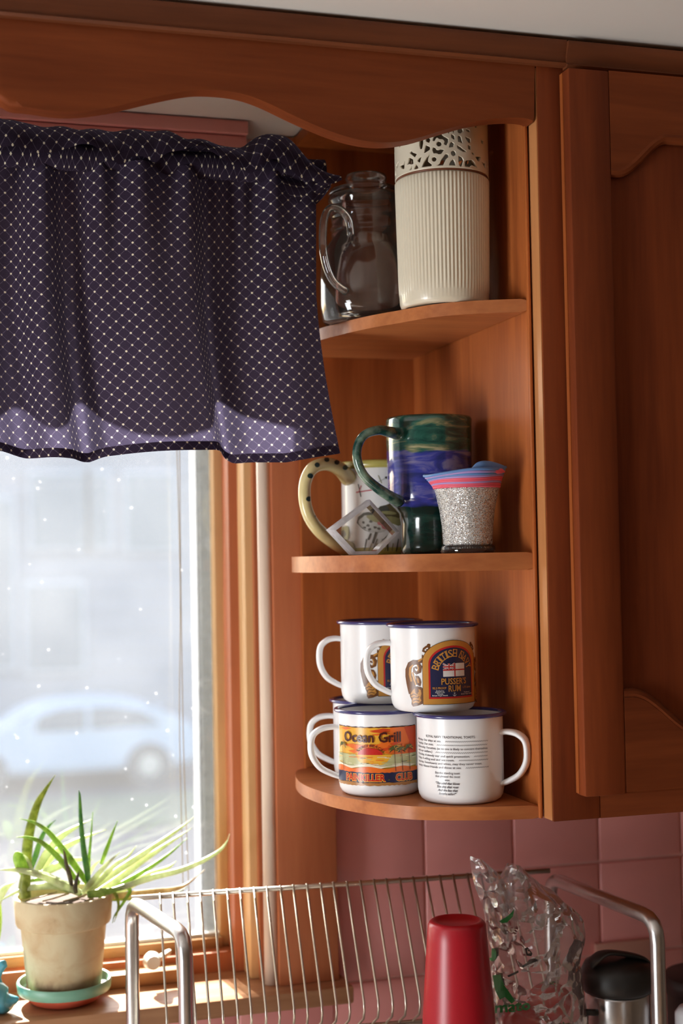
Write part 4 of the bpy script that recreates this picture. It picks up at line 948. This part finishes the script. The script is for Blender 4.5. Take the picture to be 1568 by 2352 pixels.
    sheet('ruffle_end', ev, ef, lambda k: ((k % K)*.0028, (k//K)*.0031))
    bm = bmesh.new(); sweep(bm, [Vector((xl-.1, YC, zt+.004)), Vector((.366, YC, zt+.004))], .006, 12); fin(bm, 'curtain_rod', plain('white_rod', (.7, .7, .68), .4), o, True)
curtain()

# ================================================================== SILL OBJECTS
ZS = 1.1446
def leafmat(name, c1, c2):
    m, nt, b = newmat(name); N = nt.nodes.new; L = nt.links.new; tc = N('ShaderNodeTexCoord'); n = N('ShaderNodeTexNoise'); n.inputs['Scale'].default_value = 160; n.inputs['Detail'].default_value = 4; L(tc.outputs['Object'], n.inputs['Vector'])
    mx = N('ShaderNodeMix'); mx.data_type = 'RGBA'; mx.inputs[6].default_value = (*c1, 1); mx.inputs[7].default_value = (*c2, 1)
    r = N('ShaderNodeMapRange'); r.inputs[1].default_value = .35; r.inputs[2].default_value = .65; L(n.outputs['Fac'], r.inputs[0]); L(r.outputs[0], mx.inputs[0]); L(mx.outputs[2], b.inputs['Base Color'])
    b.inputs['Roughness'].default_value = .4; t = N('ShaderNodeBsdfTranslucent'); L(mx.outputs[2], t.inputs[0]); ms = N('ShaderNodeMixShader'); ms.inputs[0].default_value = .35; L(b.outputs[0], ms.inputs[1]); L(t.outputs[0], ms.inputs[2]); L(ms.outputs[0], nt.nodes['Material Output'].inputs['Surface']); return m
GRN = leafmat('leaf_green', (.22, .36, .06), (.42, .58, .14)); DGR = leafmat('leaf_dark', (.07, .20, .07), (.16, .30, .08)); PAL = leafmat('leaf_pale', (.55, .62, .34), (.72, .76, .52)); OLG = leafmat('leaf_olive', (.16, .20, .03), (.36, .40, .10)); DRY = leafmat('leaf_dry', (.42, .30, .16), (.62, .50, .30)); PUR = leafmat('leaf_purple', (.10, .08, .06), (.22, .20, .10))
PCX, PCY = aty(148, 2290, .008).x, .008
def pot():
    o = empty('flower_pot', (PCX, PCY, ZS+.003), 'whitish weathered terracotta pot with spiky plant on the window sill', 'plant pot')
    m, nt, b = newmat('weathered_terracotta'); N = nt.nodes.new; L = nt.links.new
    tc = N('ShaderNodeTexCoord'); n = N('ShaderNodeTexNoise'); n.inputs['Scale'].default_value = 38; n.inputs['Detail'].default_value = 7; n.inputs['Distortion'].default_value = .6; L(tc.outputs['Object'], n.inputs['Vector'])
    sp = N('ShaderNodeSeparateXYZ'); L(tc.outputs['Object'], sp.inputs[0]); mr = N('ShaderNodeMapRange'); mr.inputs[1].default_value = ZS+.004; mr.inputs[2].default_value = ZS+.040; mr.inputs[3].default_value = .62; mr.inputs[4].default_value = 0; L(sp.outputs[2], mr.inputs[0])
    ad = N('ShaderNodeMath'); L(n.outputs['Fac'], ad.inputs[0]); L(mr.outputs[0], ad.inputs[1])
    r = N('ShaderNodeValToRGB'); e = r.color_ramp.elements; e[0].position = .42; e[0].color = (.64, .55, .35, 1); e[1].position = .66; e[1].color = (.54, .40, .23, 1); x = e.new(.9); x.color = (.24, .13, .07, 1); L(ad.outputs[0], r.inputs[0]); L(r.outputs[0], b.inputs['Base Color'])
    bp = N('ShaderNodeBump'); bp.inputs['Strength'].default_value = .3; bp.inputs['Distance'].default_value = .001; L(n.outputs['Fac'], bp.inputs['Height']); L(bp.outputs[0], b.inputs['Normal']); b.inputs['Roughness'].default_value = .85
    c = (PCX, PCY, ZS+.0055)
    ht = aty(148, 2079, PCY-.051).z-c[2]; hb = aty(148, 2146, PCY-.049).z-c[2]
    prof = [(0, 0), (.0365, 0), (.0375, .002), (.0440, hb-.003), (.0446, hb-.001), (.0482, hb+.0005), (.0492, hb+.003), (.0512, ht-.0015), (.0505, ht), (.0470, ht), (.0455, ht-.008), (.034, .006), (0, .006)]
    bm = bmesh.new(); lathe(bm, prof, c, 72, mod=lambda r, z, a: r*(1+.003*math.sin(2*a+z*30))); fin(bm, 'pot_body', m, o, autos=35)
    SOIL = plain('potting_soil', (.07, .035, .02), .95, noise_amt=.5, scale=150, bump=.8)
    bm = bmesh.new(); lathe(bm, [(0, ht-.0065), (.02, ht-.005), (.0440, ht-.0095), (.0440, ht-.014), (0, ht-.014)], c, 40, mod=lambda r, z, a: r*(1+.02*math.sin(9*a))); s = fin(bm, 'soil', SOIL, o, True)
    for k, (x, y, a) in enumerate(((100, 2058, .3), (128, 2062, -.2), (205, 2052, .8), (222, 2056, 1.2), (175, 2062, .1))):
        p = aty(x, y, -.015+.004*k); dv = Vector((math.cos(a), .2, .12)).normalized()*.014
        bm = bmesh.new(); sweep(bm, [p-dv, p, p+dv+Vector((0, 0, .001))], .0018, 6, flat=.4); fin(bm, 'dry_scrap', DRY, o, True)
    def leaf(pts, y0, y1, w, mat, name='leaf', base=.7, flat=.38, tip=1.0):
        P = []; n_ = len(pts)
        for i, (x, y) in enumerate(pts): P.append(aty(x, y, y0+(y1-y0)*i/(n_-1)))
        path = catmull(P, 6)
        bm = bmesh.new(); sweep(bm, path, lambda t: max(.0004, 1.25*w*(base+(1-base)*min(1, t*4))*(1-t**2.2*tip)), 8, side=(.95, .2, .1) if abs(pts[0][0]-pts[-1][0]) < abs(pts[0][1]-pts[-1][1]) else (.1, .3, .95), flat=flat)
        return fin(bm, name, mat, o, True)
    B = (188, 2052); f = .00041        # metres per photo pixel here
    L_ = [([(62, 2010), (62, 1960), (68, 1910), (85, 1850), (104, 1815), (127, 1780)], .02, .03, 12*f, OLG),
          ([(205, 2035), (200, 2000), (192, 1950), (186, 1890), (183, 1830), (181, 1815)], .0, .0, 7*f, DGR),
          ([(205, 2025), (204, 1980), (209, 1920), (213, 1865)], .01, .015, 4*f, GRN),
          ([(165, 2050), (162, 2020), (152, 1985), (148, 1960), (145, 1950)], -.012, -.016, 5*f, PUR), ([(175, 2052), (173, 2035), (178, 2012), (180, 2002)], -.015, -.018, 5*f, PUR),
          ([(200, 2028), (170, 1985), (140, 1945), (110, 1910), (80, 1890), (45, 1880)], 0, .01, 8*f, GRN), ([(182, 2030), (155, 1995), (120, 1955), (90, 1932), (60, 1923), (38, 1923)], -.004, -.01, 7*f, GRN),
          ([(185, 2052), (150, 2035), (105, 2015), (75, 2005), (60, 2000)], -.012, -.02, 8*f, PAL), ([(185, 2052), (140, 2030), (95, 2010), (40, 1998), (-10, 1998)], -.002, -.01, 10*f, PAL),
          ([(178, 2045), (130, 2035), (80, 2038), (40, 2048), (-5, 2072)], .0, -.005, 8*f, PAL), ([(175, 2042), (120, 2018), (85, 2020), (50, 2030)], .012, .008, 7*f, GRN),
          ([(190, 2050), (215, 2020), (245, 1985), (275, 1958)], -.006, .0, 7*f, PAL), ([(200, 2045), (235, 2015), (265, 1985), (295, 1965), (313, 1943)], .0, .004, 6*f, PAL),
          ([(232, 1985), (245, 1950), (258, 1915), (270, 1885)], .012, .02, 5*f, GRN),
          ([(190, 2055), (240, 2020), (300, 1980), (360, 1940), (410, 1905), (446, 1876)], .0, .02, 8*f, PAL), ([(215, 2055), (270, 2020), (330, 1975), (390, 1935), (440, 1902)], .005, .02, 8*f, PAL),
          ([(225, 2060), (280, 2030), (340, 1995), (390, 1960), (430, 1925)], .008, .022, 6*f, GRN), ([(235, 2052), (290, 2035), (350, 2015), (410, 2000), (460, 1980), (500, 1957), (520, 1935), (527, 1915)], -.002, -.012, 7*f, PAL),
          ([(230, 2056), (290, 2038), (340, 2010), (385, 1993), (405, 1978)], .012, .03, 8*f, PAL), ([(230, 2062), (290, 2055), (350, 2048), (400, 2042), (430, 2030), (470, 1998)], .01, .02, 7*f, DRY),
          ([(240, 2066), (300, 2062), (350, 2060), (400, 2052), (430, 2038)], .018, .028, 6*f, OLG), ([(235, 2060), (270, 2042), (290, 2035), (298, 2048), (285, 2070), (272, 2090), (262, 2105), (258, 2120)], .0, -.01, 5*f, GRN),
          ([(240, 2052), (262, 2050), (272, 2075), (268, 2100), (262, 2118)], .01, .01, 4*f, OLG), ([(85, 2000), (105, 1965), (130, 1930), (165, 1905), (210, 1882)], .03, .035, 10*f, PAL), ([(95, 2000), (120, 1965), (150, 1945), (190, 1925), (245, 1905)], .035, .04, 9*f, PAL),
          ([(70, 2000), (82, 1965), (95, 1925), (110, 1900), (128, 1883)], .04, .045, 7*f, DGR), ([(90, 2010), (130, 1990), (170, 1975), (212, 1975)], .03, .03, 9*f, PAL),
          ([(200, 2055), (235, 2050), (260, 2045), (285, 2040)], -.01, -.012, 9*f, GRN), ([(190, 2052), (160, 2042), (120, 2035), (90, 2030)], .015, .01, 8*f, DGR), ([(205, 2050), (200, 2020), (215, 1990), (232, 1975)], .02, .02, 6*f, PAL)]
    for a in L_: leaf(*a)
    leaf([(58, 2062), (56, 2040), (58, 2020), (60, 1998)], .0, .0, 13*f, OLG, 'stem', base=.95, flat=.8, tip=.3)
    leaf([(57, 2004), (48, 1985), (42, 1968), (46, 1958)], -.002, -.002, 13*f, GRN, 'rounded_leaf', base=.8, flat=.5, tip=.35)
    leaf([(74, 2000), (66, 1982), (56, 1968), (48, 1962)], .0, .0, 5*f, PAL)
    # saucer
    s = empty('pot_saucer', (PCX, PCY, ZS), 'coral saucer with mint green rim under the pot', 'saucer')
    cs = (PCX, PCY, ZS)
    bm = bmesh.new(); lathe(bm, [(0, .0005), (.030, .0), (.036, .003), (.0415, .0105), (.0418, .013), (.040, .013), (.034, .0045), (0, .0045)], cs, 64); fin(bm, 'dish', plain('coral_glaze', (.62, .11, .06), .3, coat=.3), s, True)
    bm = bmesh.new(); lathe(bm, [(.0416, .0112), (.0470, .0118), (.0482, .0135), (.0490, .0215), (.0480, .0232), (.0462, .0230), (.0450, .0150), (.0416, .0138)], cs, 64, close=True); fin(bm, 'green_rim', plain('mint_glaze', (.20, .42, .30), .4, noise_amt=.12, scale=60), s, autos=40)
pot()
# ---- blue ceramic figurine at the left
def figurine():
    m = plain('sky_blue_glaze', (.10, .42, .55), .25, noise_amt=.1, coat=.4); P = aty(6, 2290, -.012)
    o = empty('ceramic_figurine', (P.x-.01, -.012, ZS), 'sky blue glazed ceramic fish figurine at the left end of the sill', 'figurine')
    pts = [aty(-75, 2262, -.012), aty(-40, 2268, -.012), aty(-10, 2275, -.012), aty(12, 2284, -.014), aty(28, 2281, -.016), aty(42, 2277, -.018)]
    rr = [.010, .0190, .0165, .0120, .0060, .0020]
    bm = bmesh.new(); sweep(bm, catmull(pts, 6), lambda t: float(np.interp(t, [0, .2, .4, .6, .8, 1], rr)), 18); b = fin(bm, 'body', m, o, True)
    mz = min(v.co.z for v in b.data.vertices)
    b.location.z += (ZS-mz)
    pts = [aty(-12, 2262, -.012), aty(-6, 2240, -.012), aty(2, 2222, -.012), aty(12, 2206, -.012)]
    bm = bmesh.new(); sweep(bm, catmull(pts, 6), lambda t: float(np.interp(t, [0, .3, .6, .85, 1], [.009, .004, .0045, .0055, .001])), 14, flat=.6, side=(1, 0, .3)); fin(bm, 'tail', m, o, True)
figurine()
# ---- second plant left, pale broad leaf rising behind the figurine
def plant2():
    c = (.052, .02, ZS)
    o = empty('small_potted_plant', c, 'small potted plant with one broad pale leaf, cut by the left edge', 'plant')
    bm = bmesh.new(); lathe(bm, [(0, 0), (.020, 0), (.024, .035), (.0255, .036), (.0258, .045), (.0235, .045), (.022, .038), (0, .037)], (.052-.02, .02, ZS), 40); fin(bm, 'pot_body', plain('brown_pot', (.25, .12, .06), .7), o, True)
    def lf(pts, y, w, mat, nm, flat=.3):
        bm = bmesh.new(); P = catmull([aty(a, b, y) for a, b in pts], 6); sweep(bm, P, lambda t: max(.0005, w*(.35+.65*math.sin(PI*min(1, .15+t*.9)))*(1-t**6)), 10, flat=flat, side=(.2, .3, .9)); fin(bm, nm, mat, o, True)
    lf([(-45, 2200), (-20, 2110), (0, 2060), (14, 2038), (38, 2024)], .03, .0060, PAL, 'leaf')
    lf([(-50, 2200), (-40, 2140), (-20, 2098), (2, 2075)], .03, .0060, GRN, 'leaf')
    lf([(-40, 2210), (-12, 2170), (-3, 2120), (-2, 2070), (5, 2050)], .035, .0040, GRN, 'stem', .9)
plant2()

# ================================================================== DISH RACK
ZR = 1.262
rkA, rkB = atz(302, 2070, ZR), atz(1262, 2015, ZR)
nA, nB = Vector(atz(425, 2148, ZR)), Vector(atz(1508, 2112, ZR))
def rack():
    c = (rkA+nB)/2; o = empty('dish_rack', (c.x, c.y, .908), 'steel wire dish rack with tubular end loops in the foreground', 'dish rack')
    tr = .0070; zf = .914
    for a, b in ((rkA, nA), (rkB, nB)):
        a2, b2 = Vector((a.x, a.y, zf)), Vector((b.x, b.y, zf)); u = (b-a).normalized()*.022; dz = Vector((0, 0, .022))
        P = [a2, a2+Vector((0, 0, .1)), a-dz*2, a-dz]+[(a-dz).lerp(a, t).lerp(a.lerp(a+u, t), t) for t in (.25, .5, .75)]+[a+u, a.lerp(b, .5), b-u]+[(b-u).lerp(b, t).lerp(b.lerp(b-dz, t), t) for t in (.25, .5, .75)]+[b-dz, b-dz*2, b2+Vector((0, 0, .1)), b2]
        bm = bmesh.new(); sweep(bm, P, tr, 16); fin(bm, 'end_loop', STEEL, o, True)
        for p in (a2, b2):
            bm = bmesh.new(); lathe(bm, [(0, -.006), (.0085, -.006), (.0095, -.003), (.009, .012), (0, .014)], p, 20); fin(bm, 'rubber_foot', BLACK, o, True)
    A_, B_ = rkA+Vector((0, 0, .003)), rkB+Vector((0, 0, .003)); B_.z += .004
    dr = (B_-A_).normalized(); nrm = Vector((dr.y, -dr.x, 0)).normalized()
    if nrm.y > 0: nrm = -nrm
    tubeo('top_rail', WIRE, o, [A_, B_], .0026, k=0)
    dep = (nA-rkA).dot(nrm)-.02
    # back plate rest wires: down and forward, then a bend back to the low rail
    PB = lambda s, y, z: A_+dr*s+nrm*y+Vector((0, 0, z-A_.z))
    L = (B_-A_).length; n = 34
    lowr = .048; zl = 1.135
    tubeo('low_rail', WIRE, o, [PB(.012, lowr, zl), PB(L-.012, lowr, zl)], .0026, k=0)
    wires = []
    s = .062
    px_t = [582+30.6*k for k in range(-7, 23)]
    for t in px_t:
        best = min((abs((lambda q: 784+FPX*(q-CAM).dot(Rv)/(q-CAM).dot(Fv))(A_+dr*(L*i/400))-t), i) for i in range(401)); s = L*best[1]/400
        if s < .025 or s > L-.02: continue
        wires.append(s)
    wires += [L-.045, L-.03] if False else []
    for s in wires:
        p0, p1 = PB(s, 0, A_.z+.003), PB(s+.002, .076, 1.168)
        P = [p0, p0.lerp(p1, .5), p1, PB(s+.002, .0775, 1.160), PB(s+.002, .072, 1.150), PB(s+.001, lowr+.002, zl+.003), PB(s, lowr-.004, zl-.012), PB(s, .03, 1.085), PB(s, .034, 1.078), PB(s, dep-.01, 1.078), PB(s, dep, 1.083), PB(s, dep, 1.125)]
        bm = bmesh.new(); sweep(bm, P, .00125, 6); fin(bm, 'wire', WIRE, o, True)
    tubeo('front_rail', WIRE, o, [PB(.012, dep, 1.126), PB(L-.006, dep, 1.126)], .0026, k=0)
    tubeo('floor_rail', WIRE, o, [PB(.0, .04, 1.0745), PB(L+.0, .04, 1.0745)], .0022, k=0)
    tubeo('floor_rail', WIRE, o, [PB(.0, dep-.03, 1.0745), PB(L+.01, dep-.03, 1.0745)], .0022, k=0)
    for s in (.004, L-.002):
        tubeo('end_wire', WIRE, o, [PB(s, .012, 1.128), PB(s, dep+.01, 1.128)], .0016, k=0)
    # short end wire with hook seen in front of the flask
    p = aty(1344, 2320, -.30); q = aty(1418, 2352, -.34)
    return PB, L, dep
PBf, RL, DEP = rack()
ZF = 1.0793
# ---- red tumbler upside down
def tumbler():
    p = aty(1051, 2230, -.268); c = (p.x, -.268, ZF); o = empty('plastic_tumbler', c, 'red plastic tumbler standing upside down in the dish rack', 'tumbler')
    RP = plain('red_plastic', (.36, .006, .016), .34, noise_amt=.03)
    zt = aty(1048, 2113, -.268).z-ZF
    r0, r1 = .0266, .0400
    def rr(z): return r0+(r1-r0)*(1-z/zt)**.92
    prof = [(r1+.0012, 0), (r1+.0018, .002), (r1+.0012, .005)]+[(rr(z), z) for z in [.006+(zt-.010)*i/14 for i in range(15)]]+[(r0-.001, zt-.0015), (r0-.0030, zt), (r0-.006, zt+.0002), (r0-.008, zt-.002), (0, zt-.0022), (0, zt-.004), (r0-.008, zt-.004), (r1-.002, .003)]
    bm = bmesh.new(); lathe(bm, prof, c, 72, close=False); fin(bm, 'body', RP, o, True)
tumbler()
# ---- steel flask with black lid
def flask():
    p = aty(1418, 2300, -.215); c = (p.x, -.215, ZF); o = empty('steel_flask', c, 'steel coffee flask with a round black plastic lid in the rack', 'flask')
    zt = aty(1418, 2272, -.215).z-ZF
    bm = bmesh.new(); lathe(bm, [(0, 0), (.030, 0), (.032, .003), (.032, zt-.004), (.031, zt), (0, zt)], c, 64); fin(bm, 'body', STEEL, o, True)
    bm = bmesh.new(); lathe(bm, [(0, zt), (.0345, zt), (.0362, zt+.003), (.0368, zt+.010), (.0355, zt+.020), (.032, zt+.027), (.020, zt+.032), (0, zt+.033)], c, 64); fin(bm, 'lid', BLACK, o, True)
    b = (c[0], c[1])
    bm = bmesh.new(); P = [Vector((b[0]-.034, b[1]-.008, c[2]+zt+.030)), Vector((b[0]-.020, b[1]-.012, c[2]+zt+.0405)), Vector((b[0], b[1]-.012, c[2]+zt+.0385)), Vector((b[0]+.022, b[1]-.008, c[2]+zt+.031)), Vector((b[0]+.034, b[1]-.002, c[2]+zt+.020))]
    sweep(bm, catmull(P, 6), .0085, 12, side=(.2, -.95, .1), flat=.33); fin(bm, 'lid_lever', BLACK, o, True)
    q = aty(1345, 2325, -.235)
    tubeo('black_knob', BLACK, o, [q, q+Vector((.012, -.002, -.001))], .0032, k=2)
flask()
# ---- black box with pale cloth, right edge
def rightbits():
    p = aty(1572, 2300, -.12)
    o = empty('black_canister', (p.x+.02, -.12, .908), 'matt black canister cut by the right edge of the picture', 'canister')
    zt = aty(1555, 2245, -.12).z-.908
    bm = bmesh.new(); lathe(bm, [(0, 0), (.045, 0), (.047, .003), (.047, zt-.02), (.050, zt-.019), (.050, zt-.002), (.048, zt), (0, zt)], (p.x+.032, -.12, .908), 48); fin(bm, 'body', BLACK, o, True)
    w = aty(1590, 2340, -.235)
    bm = bmesh.new(); lathe(bm, [(0, 0), (.018, 0), (.0185, .003), (.0175, w.z-.908+.006), (.013, w.z-.908+.012), (0, w.z-.908+.012)], (w.x, -.235, .908), 40)
    tag(fin(bm, 'white_bottle', plain('white_plastic', (.75, .75, .78), .4), None, True), 'white plastic bottle just entering at the lower right corner', 'bottle')
rightbits()
# ---- wall socket plate behind the flask
def plate():
    a = aty(1362, 2166, 0); b = aty(1462, 2158, 0)
    m = plain('blush_plastic', (.62, .33, .26), .4)
    o = empty('wall_socket', ((a.x+.45*0+b.x)/2, 0, 1.1), 'blush pink wall socket plate on tiles behind the flask', 'socket')
    boxo('plate', m, o, a.x, a.x+.073, -.0065, -.0002, a.z-.115, a.z, bev=.0015)
    for z in (a.z-.038, a.z-.078): boxo('socket_face', plain('socket_dark', (.35, .2, .16), .4), o, a.x+.022, a.x+.052, -.0078, -.0064, z-.013, z+.013, bev=.0006)
plate()
# ---- crumpled clear bag with green print, red tomatoes inside
def bag():
    BM_ = glass_mat('thin_plastic_film', tint=(.96, .95, .95), dirt=.22, dirtcol=(.88, .84, .86), dscale=30, rough=.16, refl=1.5, crinkle=75)
    yb = -.222
    rows = [(1990, 1165, 1192), (2010, 1150, 1212), (2035, 1120, 1240), (2060, 1112, 1275), (2090, 1115, 1305), (2120, 1120, 1338), (2150, 1125, 1342), (2180, 1128, 1336), (2220, 1130, 1328), (2260, 1132, 1335), (2300, 1125, 1340), (2352, 1120, 1345), (2420, 1125, 1345), (2500, 1130, 1340)]
    base = aty(1235, 2520, yb); c0 = (base.x, yb, ZF)
    o = empty('plastic_bag', c0, 'crumpled clear plastic bag with green lettering in the rack', 'bag')
    n = 120; V = []; F = []; fine = []
    ys = [r[0] for r in rows]
    for k in range(100):
        py = 1988+(2500-1988)*k/99; l = float(np.interp(py, ys, [r[1] for r in rows])); r = float(np.interp(py, ys, [r[2] for r in rows])); fine.append((py, l, r))
    for k, (py, l, r) in enumerate(fine):
        a, b = aty(l, py, yb), aty(r, py, yb); cx, rx = (a.x+b.x)/2, (b.x-a.x)/2; z = max(ZF+.0015, (a.z+b.z)/2)
        ry = min(.036, rx*.8+.003)
        for i in range(n):
            t = 2*PI*i/n; p = Vector((cx+rx*math.cos(t), yb+ry*math.sin(t), z)); q = p*24
            d = noise.voronoi(q)[0]; rid = (d[1]-d[0]); q2 = p*60; d2 = noise.voronoi(q2)[0]; rid2 = d2[1]-d2[0]
            nn = noise.noise(p*18)
            s = 1+(-.13*(1-min(1, rid*2.6))+.10*nn)+.045*(min(1, rid2*2)-.5)
            fade = min(1, k/6)
            V.append((cx+rx*math.cos(t)*(1+(s-1)*fade*.35), yb+ry*math.sin(t)*s, max(ZF+.001, z+.004*noise.noise(p*50))))
    K = len(fine)
    for k in range(K-1):
        for i in range(n): F.append((k*n+i, k*n+(i+1) % n, (k+1)*n+(i+1) % n, (k+1)*n+i))
    me = bpy.data.meshes.new('film'); me.from_pydata(V, [], F); f = link('film', me, BM_, o, True)
    # two torn handles standing up
    def ear(name, outline, y):
        P = [[aty(px, py, y) for px, py in row] for row in outline]; vs = []; m_ = 14
        for row in P:
            for i in range(m_+1):
                p = row[0].lerp(row[1], i/m_); q = p*40; d = noise.voronoi(q)[0]; vs.append((p.x, p.y-.008*math.sin(PI*i/m_)+.010*(d[1]-d[0])+.003*noise.noise(p*90), p.z))
        fs = [(j*(m_+1)+i, j*(m_+1)+i+1, (j+1)*(m_+1)+i+1, (j+1)*(m_+1)+i) for j in range(len(P)-1) for i in range(m_)]
        me = bpy.data.meshes.new(name); me.from_pydata(vs, [], fs); e = link(name, me, BM_, o, True); e.modifiers.new('s', 'SUBSURF').levels = 1; return e
    ear('torn_handle', [((1083, 1968), (1104, 1972)), ((1084, 1985), (1128, 1992)), ((1088, 2015), (1150, 2010)), ((1095, 2045), (1168, 2040)), ((1108, 2075), (1185, 2075)), ((1118, 2110), (1190, 2110)), ((1122, 2160), (1190, 2160))], yb-.015)
    ear('torn_handle', [((1172, 1992), (1190, 1994)), ((1168, 2010), (1215, 2012)), ((1160, 2035), (1225, 2050)), ((1160, 2070), (1225, 2090)), ((1165, 2110), (1230, 2120))], yb-.020)
    GP = ink('green_print', (.02, .20, .05), .4); KP = ink('black_print', (.02, .02, .02))
    tree = [BVHTree.FromPolygons(V, F)]
    SH_ = [([(1146, 2115), (1160, 2108), (1175, 2095), (1180, 2088), (1178, 2104), (1165, 2118), (1152, 2120)], 0), (blob(1132, 2193, 9, 16, 0, 12, .1), 0),
           ([(1132, 2240), (1150, 2238), (1158, 2262), (1172, 2282), (1183, 2298), (1175, 2305), (1160, 2290), (1148, 2296), (1138, 2275)], 0)]
    q0 = [(1205, 2178), (1212, 2175), (1222, 2190), (1220, 2196), (1209, 2194)]; SH_ += [([(x, y) for x, y in q0], 1), ([(1209, 2181), (1213, 2179), (1218, 2189), (1212, 2190)], 2)]
    SH_ += [([(1198, 2218), (1215, 2208), (1232, 2202), (1234, 2206), (1216, 2214), (1201, 2222)], 1), ([(1165, 2240), (1190, 2228), (1191, 2233), (1168, 2244)], 1)]
    vs, fs, (x0, x1) = textmesh('mato', .03); 
    for f_ in fs: SH_.append(([(1140+(vs[i][0]-x0)/(x1-x0)*78, 2326-vs[i][1]*34-(vs[i][0]-x0)*4) for i in f_], 0))
    pr = decals('printing', SH_, tree, [GP, KP, plain('film_clear', (.45, .3, .28), .5)], o, dens=5, lift=.0006); pr['kind'] = 'stuff'
    TOM = plain('tomato_skin', (.50, .015, .012), .22, noise_amt=.08)
    for k, (px, py, y, r) in enumerate(((1262, 2300, -.222, .0215), (1196, 2350, -.224, .0195), (1296, 2390, -.222, .0185), (1240, 2440, -.222, .0205))):
        p = aty(px, py, y); bm = bmesh.new()
        lathe(bm, [(max(0, r*math.sin(a))*(1+.05*math.cos(a)**2), -r*.86*math.cos(a)-(.004*math.exp(-((a-PI)/.35)**2))) for a in [PI*i/18 for i in range(19)]], (p.x, y, max(p.z, ZF+r*.86)), 36, mod=lambda q, z, a: q*(1+.025*math.cos(5*a)))
        lab = ['ripe red tomato showing highest through the plastic bag', 'red tomato in the bag, low beside the red tumbler', 'red tomato in the bag nearest the steel flask', 'red tomato at the bottom of the plastic bag'][k]
        t = empty('tomato', (p.x, y, max(p.z, ZF+r*.86)-r*.86), lab, 'tomato', 'tomatoes in the plastic bag'); fin(bm, 'flesh', TOM, t, True)
        bm = bmesh.new(); cz = max(p.z, ZF+r*.86)+r*.80
        for s in range(5):
            a = 2*PI*s/5; sweep(bm, [Vector((p.x, y, cz)), Vector((p.x+.005*math.cos(a), y+.005*math.sin(a), cz+.0012)), Vector((p.x+.010*math.cos(a), y+.010*math.sin(a), cz-.0005))], lambda t_: .0013*(1.1-t_), 6)
        fin(bm, 'calyx', DGR, t, True)
bag()

# ================================================================== OUTDOORS
GZ = -1.75
tag(boxo('ground', plain('pale_driveway', (.075, .068, .073), .95, noise_amt=.08, scale=3), None, -30, 45, .6, 60, GZ-.3, GZ), kind='structure', label='pale concrete driveway outside')
g = tag(boxo('lawn', plain('lawn_green', (.08, .10, .055), .95, noise_amt=.2, scale=5), None, -20, 30, 16.6, 19.2, GZ, GZ+.04), 'pale green lawn strip beyond the driveway', 'lawn', kind='stuff')
hs = empty('neighbour_house', (4, 27, GZ), 'pale siding house across the street seen through dusty glass', 'house')
SID = plain('pale_siding', (.25, .25, .265), .9); GLW = plain('house_window_glass', (.12, .15, .17), .3); TRW = plain('white_trim', (.36, .37, .38), .7)
boxo('house_wall', SID, hs, -1, 12, 26, 34, GZ, 8)
for i in range(26): boxo('siding_board', SID, hs, -1, 12, 25.97, 26.0, GZ+.2+i*.37, GZ+.54+i*.37)
bm = bmesh.new(); prism(bm, [(25.4, 8), (34.6, 8), (30, 11)], 'x', -1.5, 12.5); fin(bm, 'roof', plain('roof_grey', (.25, .25, .27), .9), hs)
for (pxa, pxb, pya, pyb) in ((72, 200, 1090, 1255), (205, 252, 1090, 1255), (62, 190, 1345, 1535), (290, 400, 1090, 1260), (-120, 30, 1150, 1530)):
    a = aty(pxa, pya, 25.9); b = aty(pxb, pyb, 25.9)
    f_ = boxo('window', TRW, hs, a.x-.08, b.x+.08, 25.9, 25.97, b.z-.08, a.z+.08)
    p_ = boxo('pane', GLW, None, a.x, b.x, 25.88, 25.90, b.z, a.z); p_.parent = f_
def car():
    c = aty(255, 1800, 20.5); x0 = aty(-160, 1700, 20).x; x1 = aty(452, 1700, 20).x; L = x1-x0
    o = empty('parked_car', ((x0+x1)/2, 20.8, GZ), 'pale blue white parked car seen blurred through the window', 'car')
    P = [(0, .35), (0, .62), (.02, .72), (.10, .80), (.24, .86), (.36, 1.16), (.46, 1.27), (.66, 1.30), (.80, 1.22), (.92, .98), (.98, .92), (1, .80), (1, .35), (.90, .28), (.10, .28)]
    bm = bmesh.new(); prism(bm, [(x0+p[0]*L, GZ+p[1]) for p in P], 'y', 20.0, 21.7); es = bm.edges[:]
    bmesh.ops.bevel(bm, geom=es, offset=.06, segments=3, affect='EDGES'); fin(bm, 'body', plain('car_paint', (.34, .40, .45), .4, coat=.2), o, autos=40)
    G = plain('car_glass', (.10, .13, .15), .1)
    for q in ([(.38, .90), (.395, 1.12), (.47, 1.21), (.57, 1.23), (.57, .90)], [(.59, .90), (.59, 1.23), (.68, 1.22), (.79, 1.13), (.86, .92)]):
        bm = bmesh.new(); prism(bm, [(x0+a*L, GZ+b) for a, b in q], 'y', 19.985, 20.0); fin(bm, 'side_window', G, o)
    for f_ in (.19, .81):
        for y in (20.0, 21.6):
            bm = bmesh.new(); bmesh.ops.create_cone(bm, cap_ends=True, segments=28, radius1=.33, radius2=.33, depth=.2, matrix=Matrix.Translation((x0+f_*L, y, GZ+.33)) @ Matrix.Rotation(PI/2, 4, 'X')); w_ = fin(bm, 'wheel', plain('tyre', (.05, .055, .06), .8), o)
            bm = bmesh.new(); bmesh.ops.create_cone(bm, cap_ends=True, segments=20, radius1=.18, radius2=.16, depth=.22, matrix=Matrix.Translation((x0+f_*L, y, GZ+.33)) @ Matrix.Rotation(PI/2, 4, 'X')); fin(bm, 'hubcap', STEEL, o)
car()
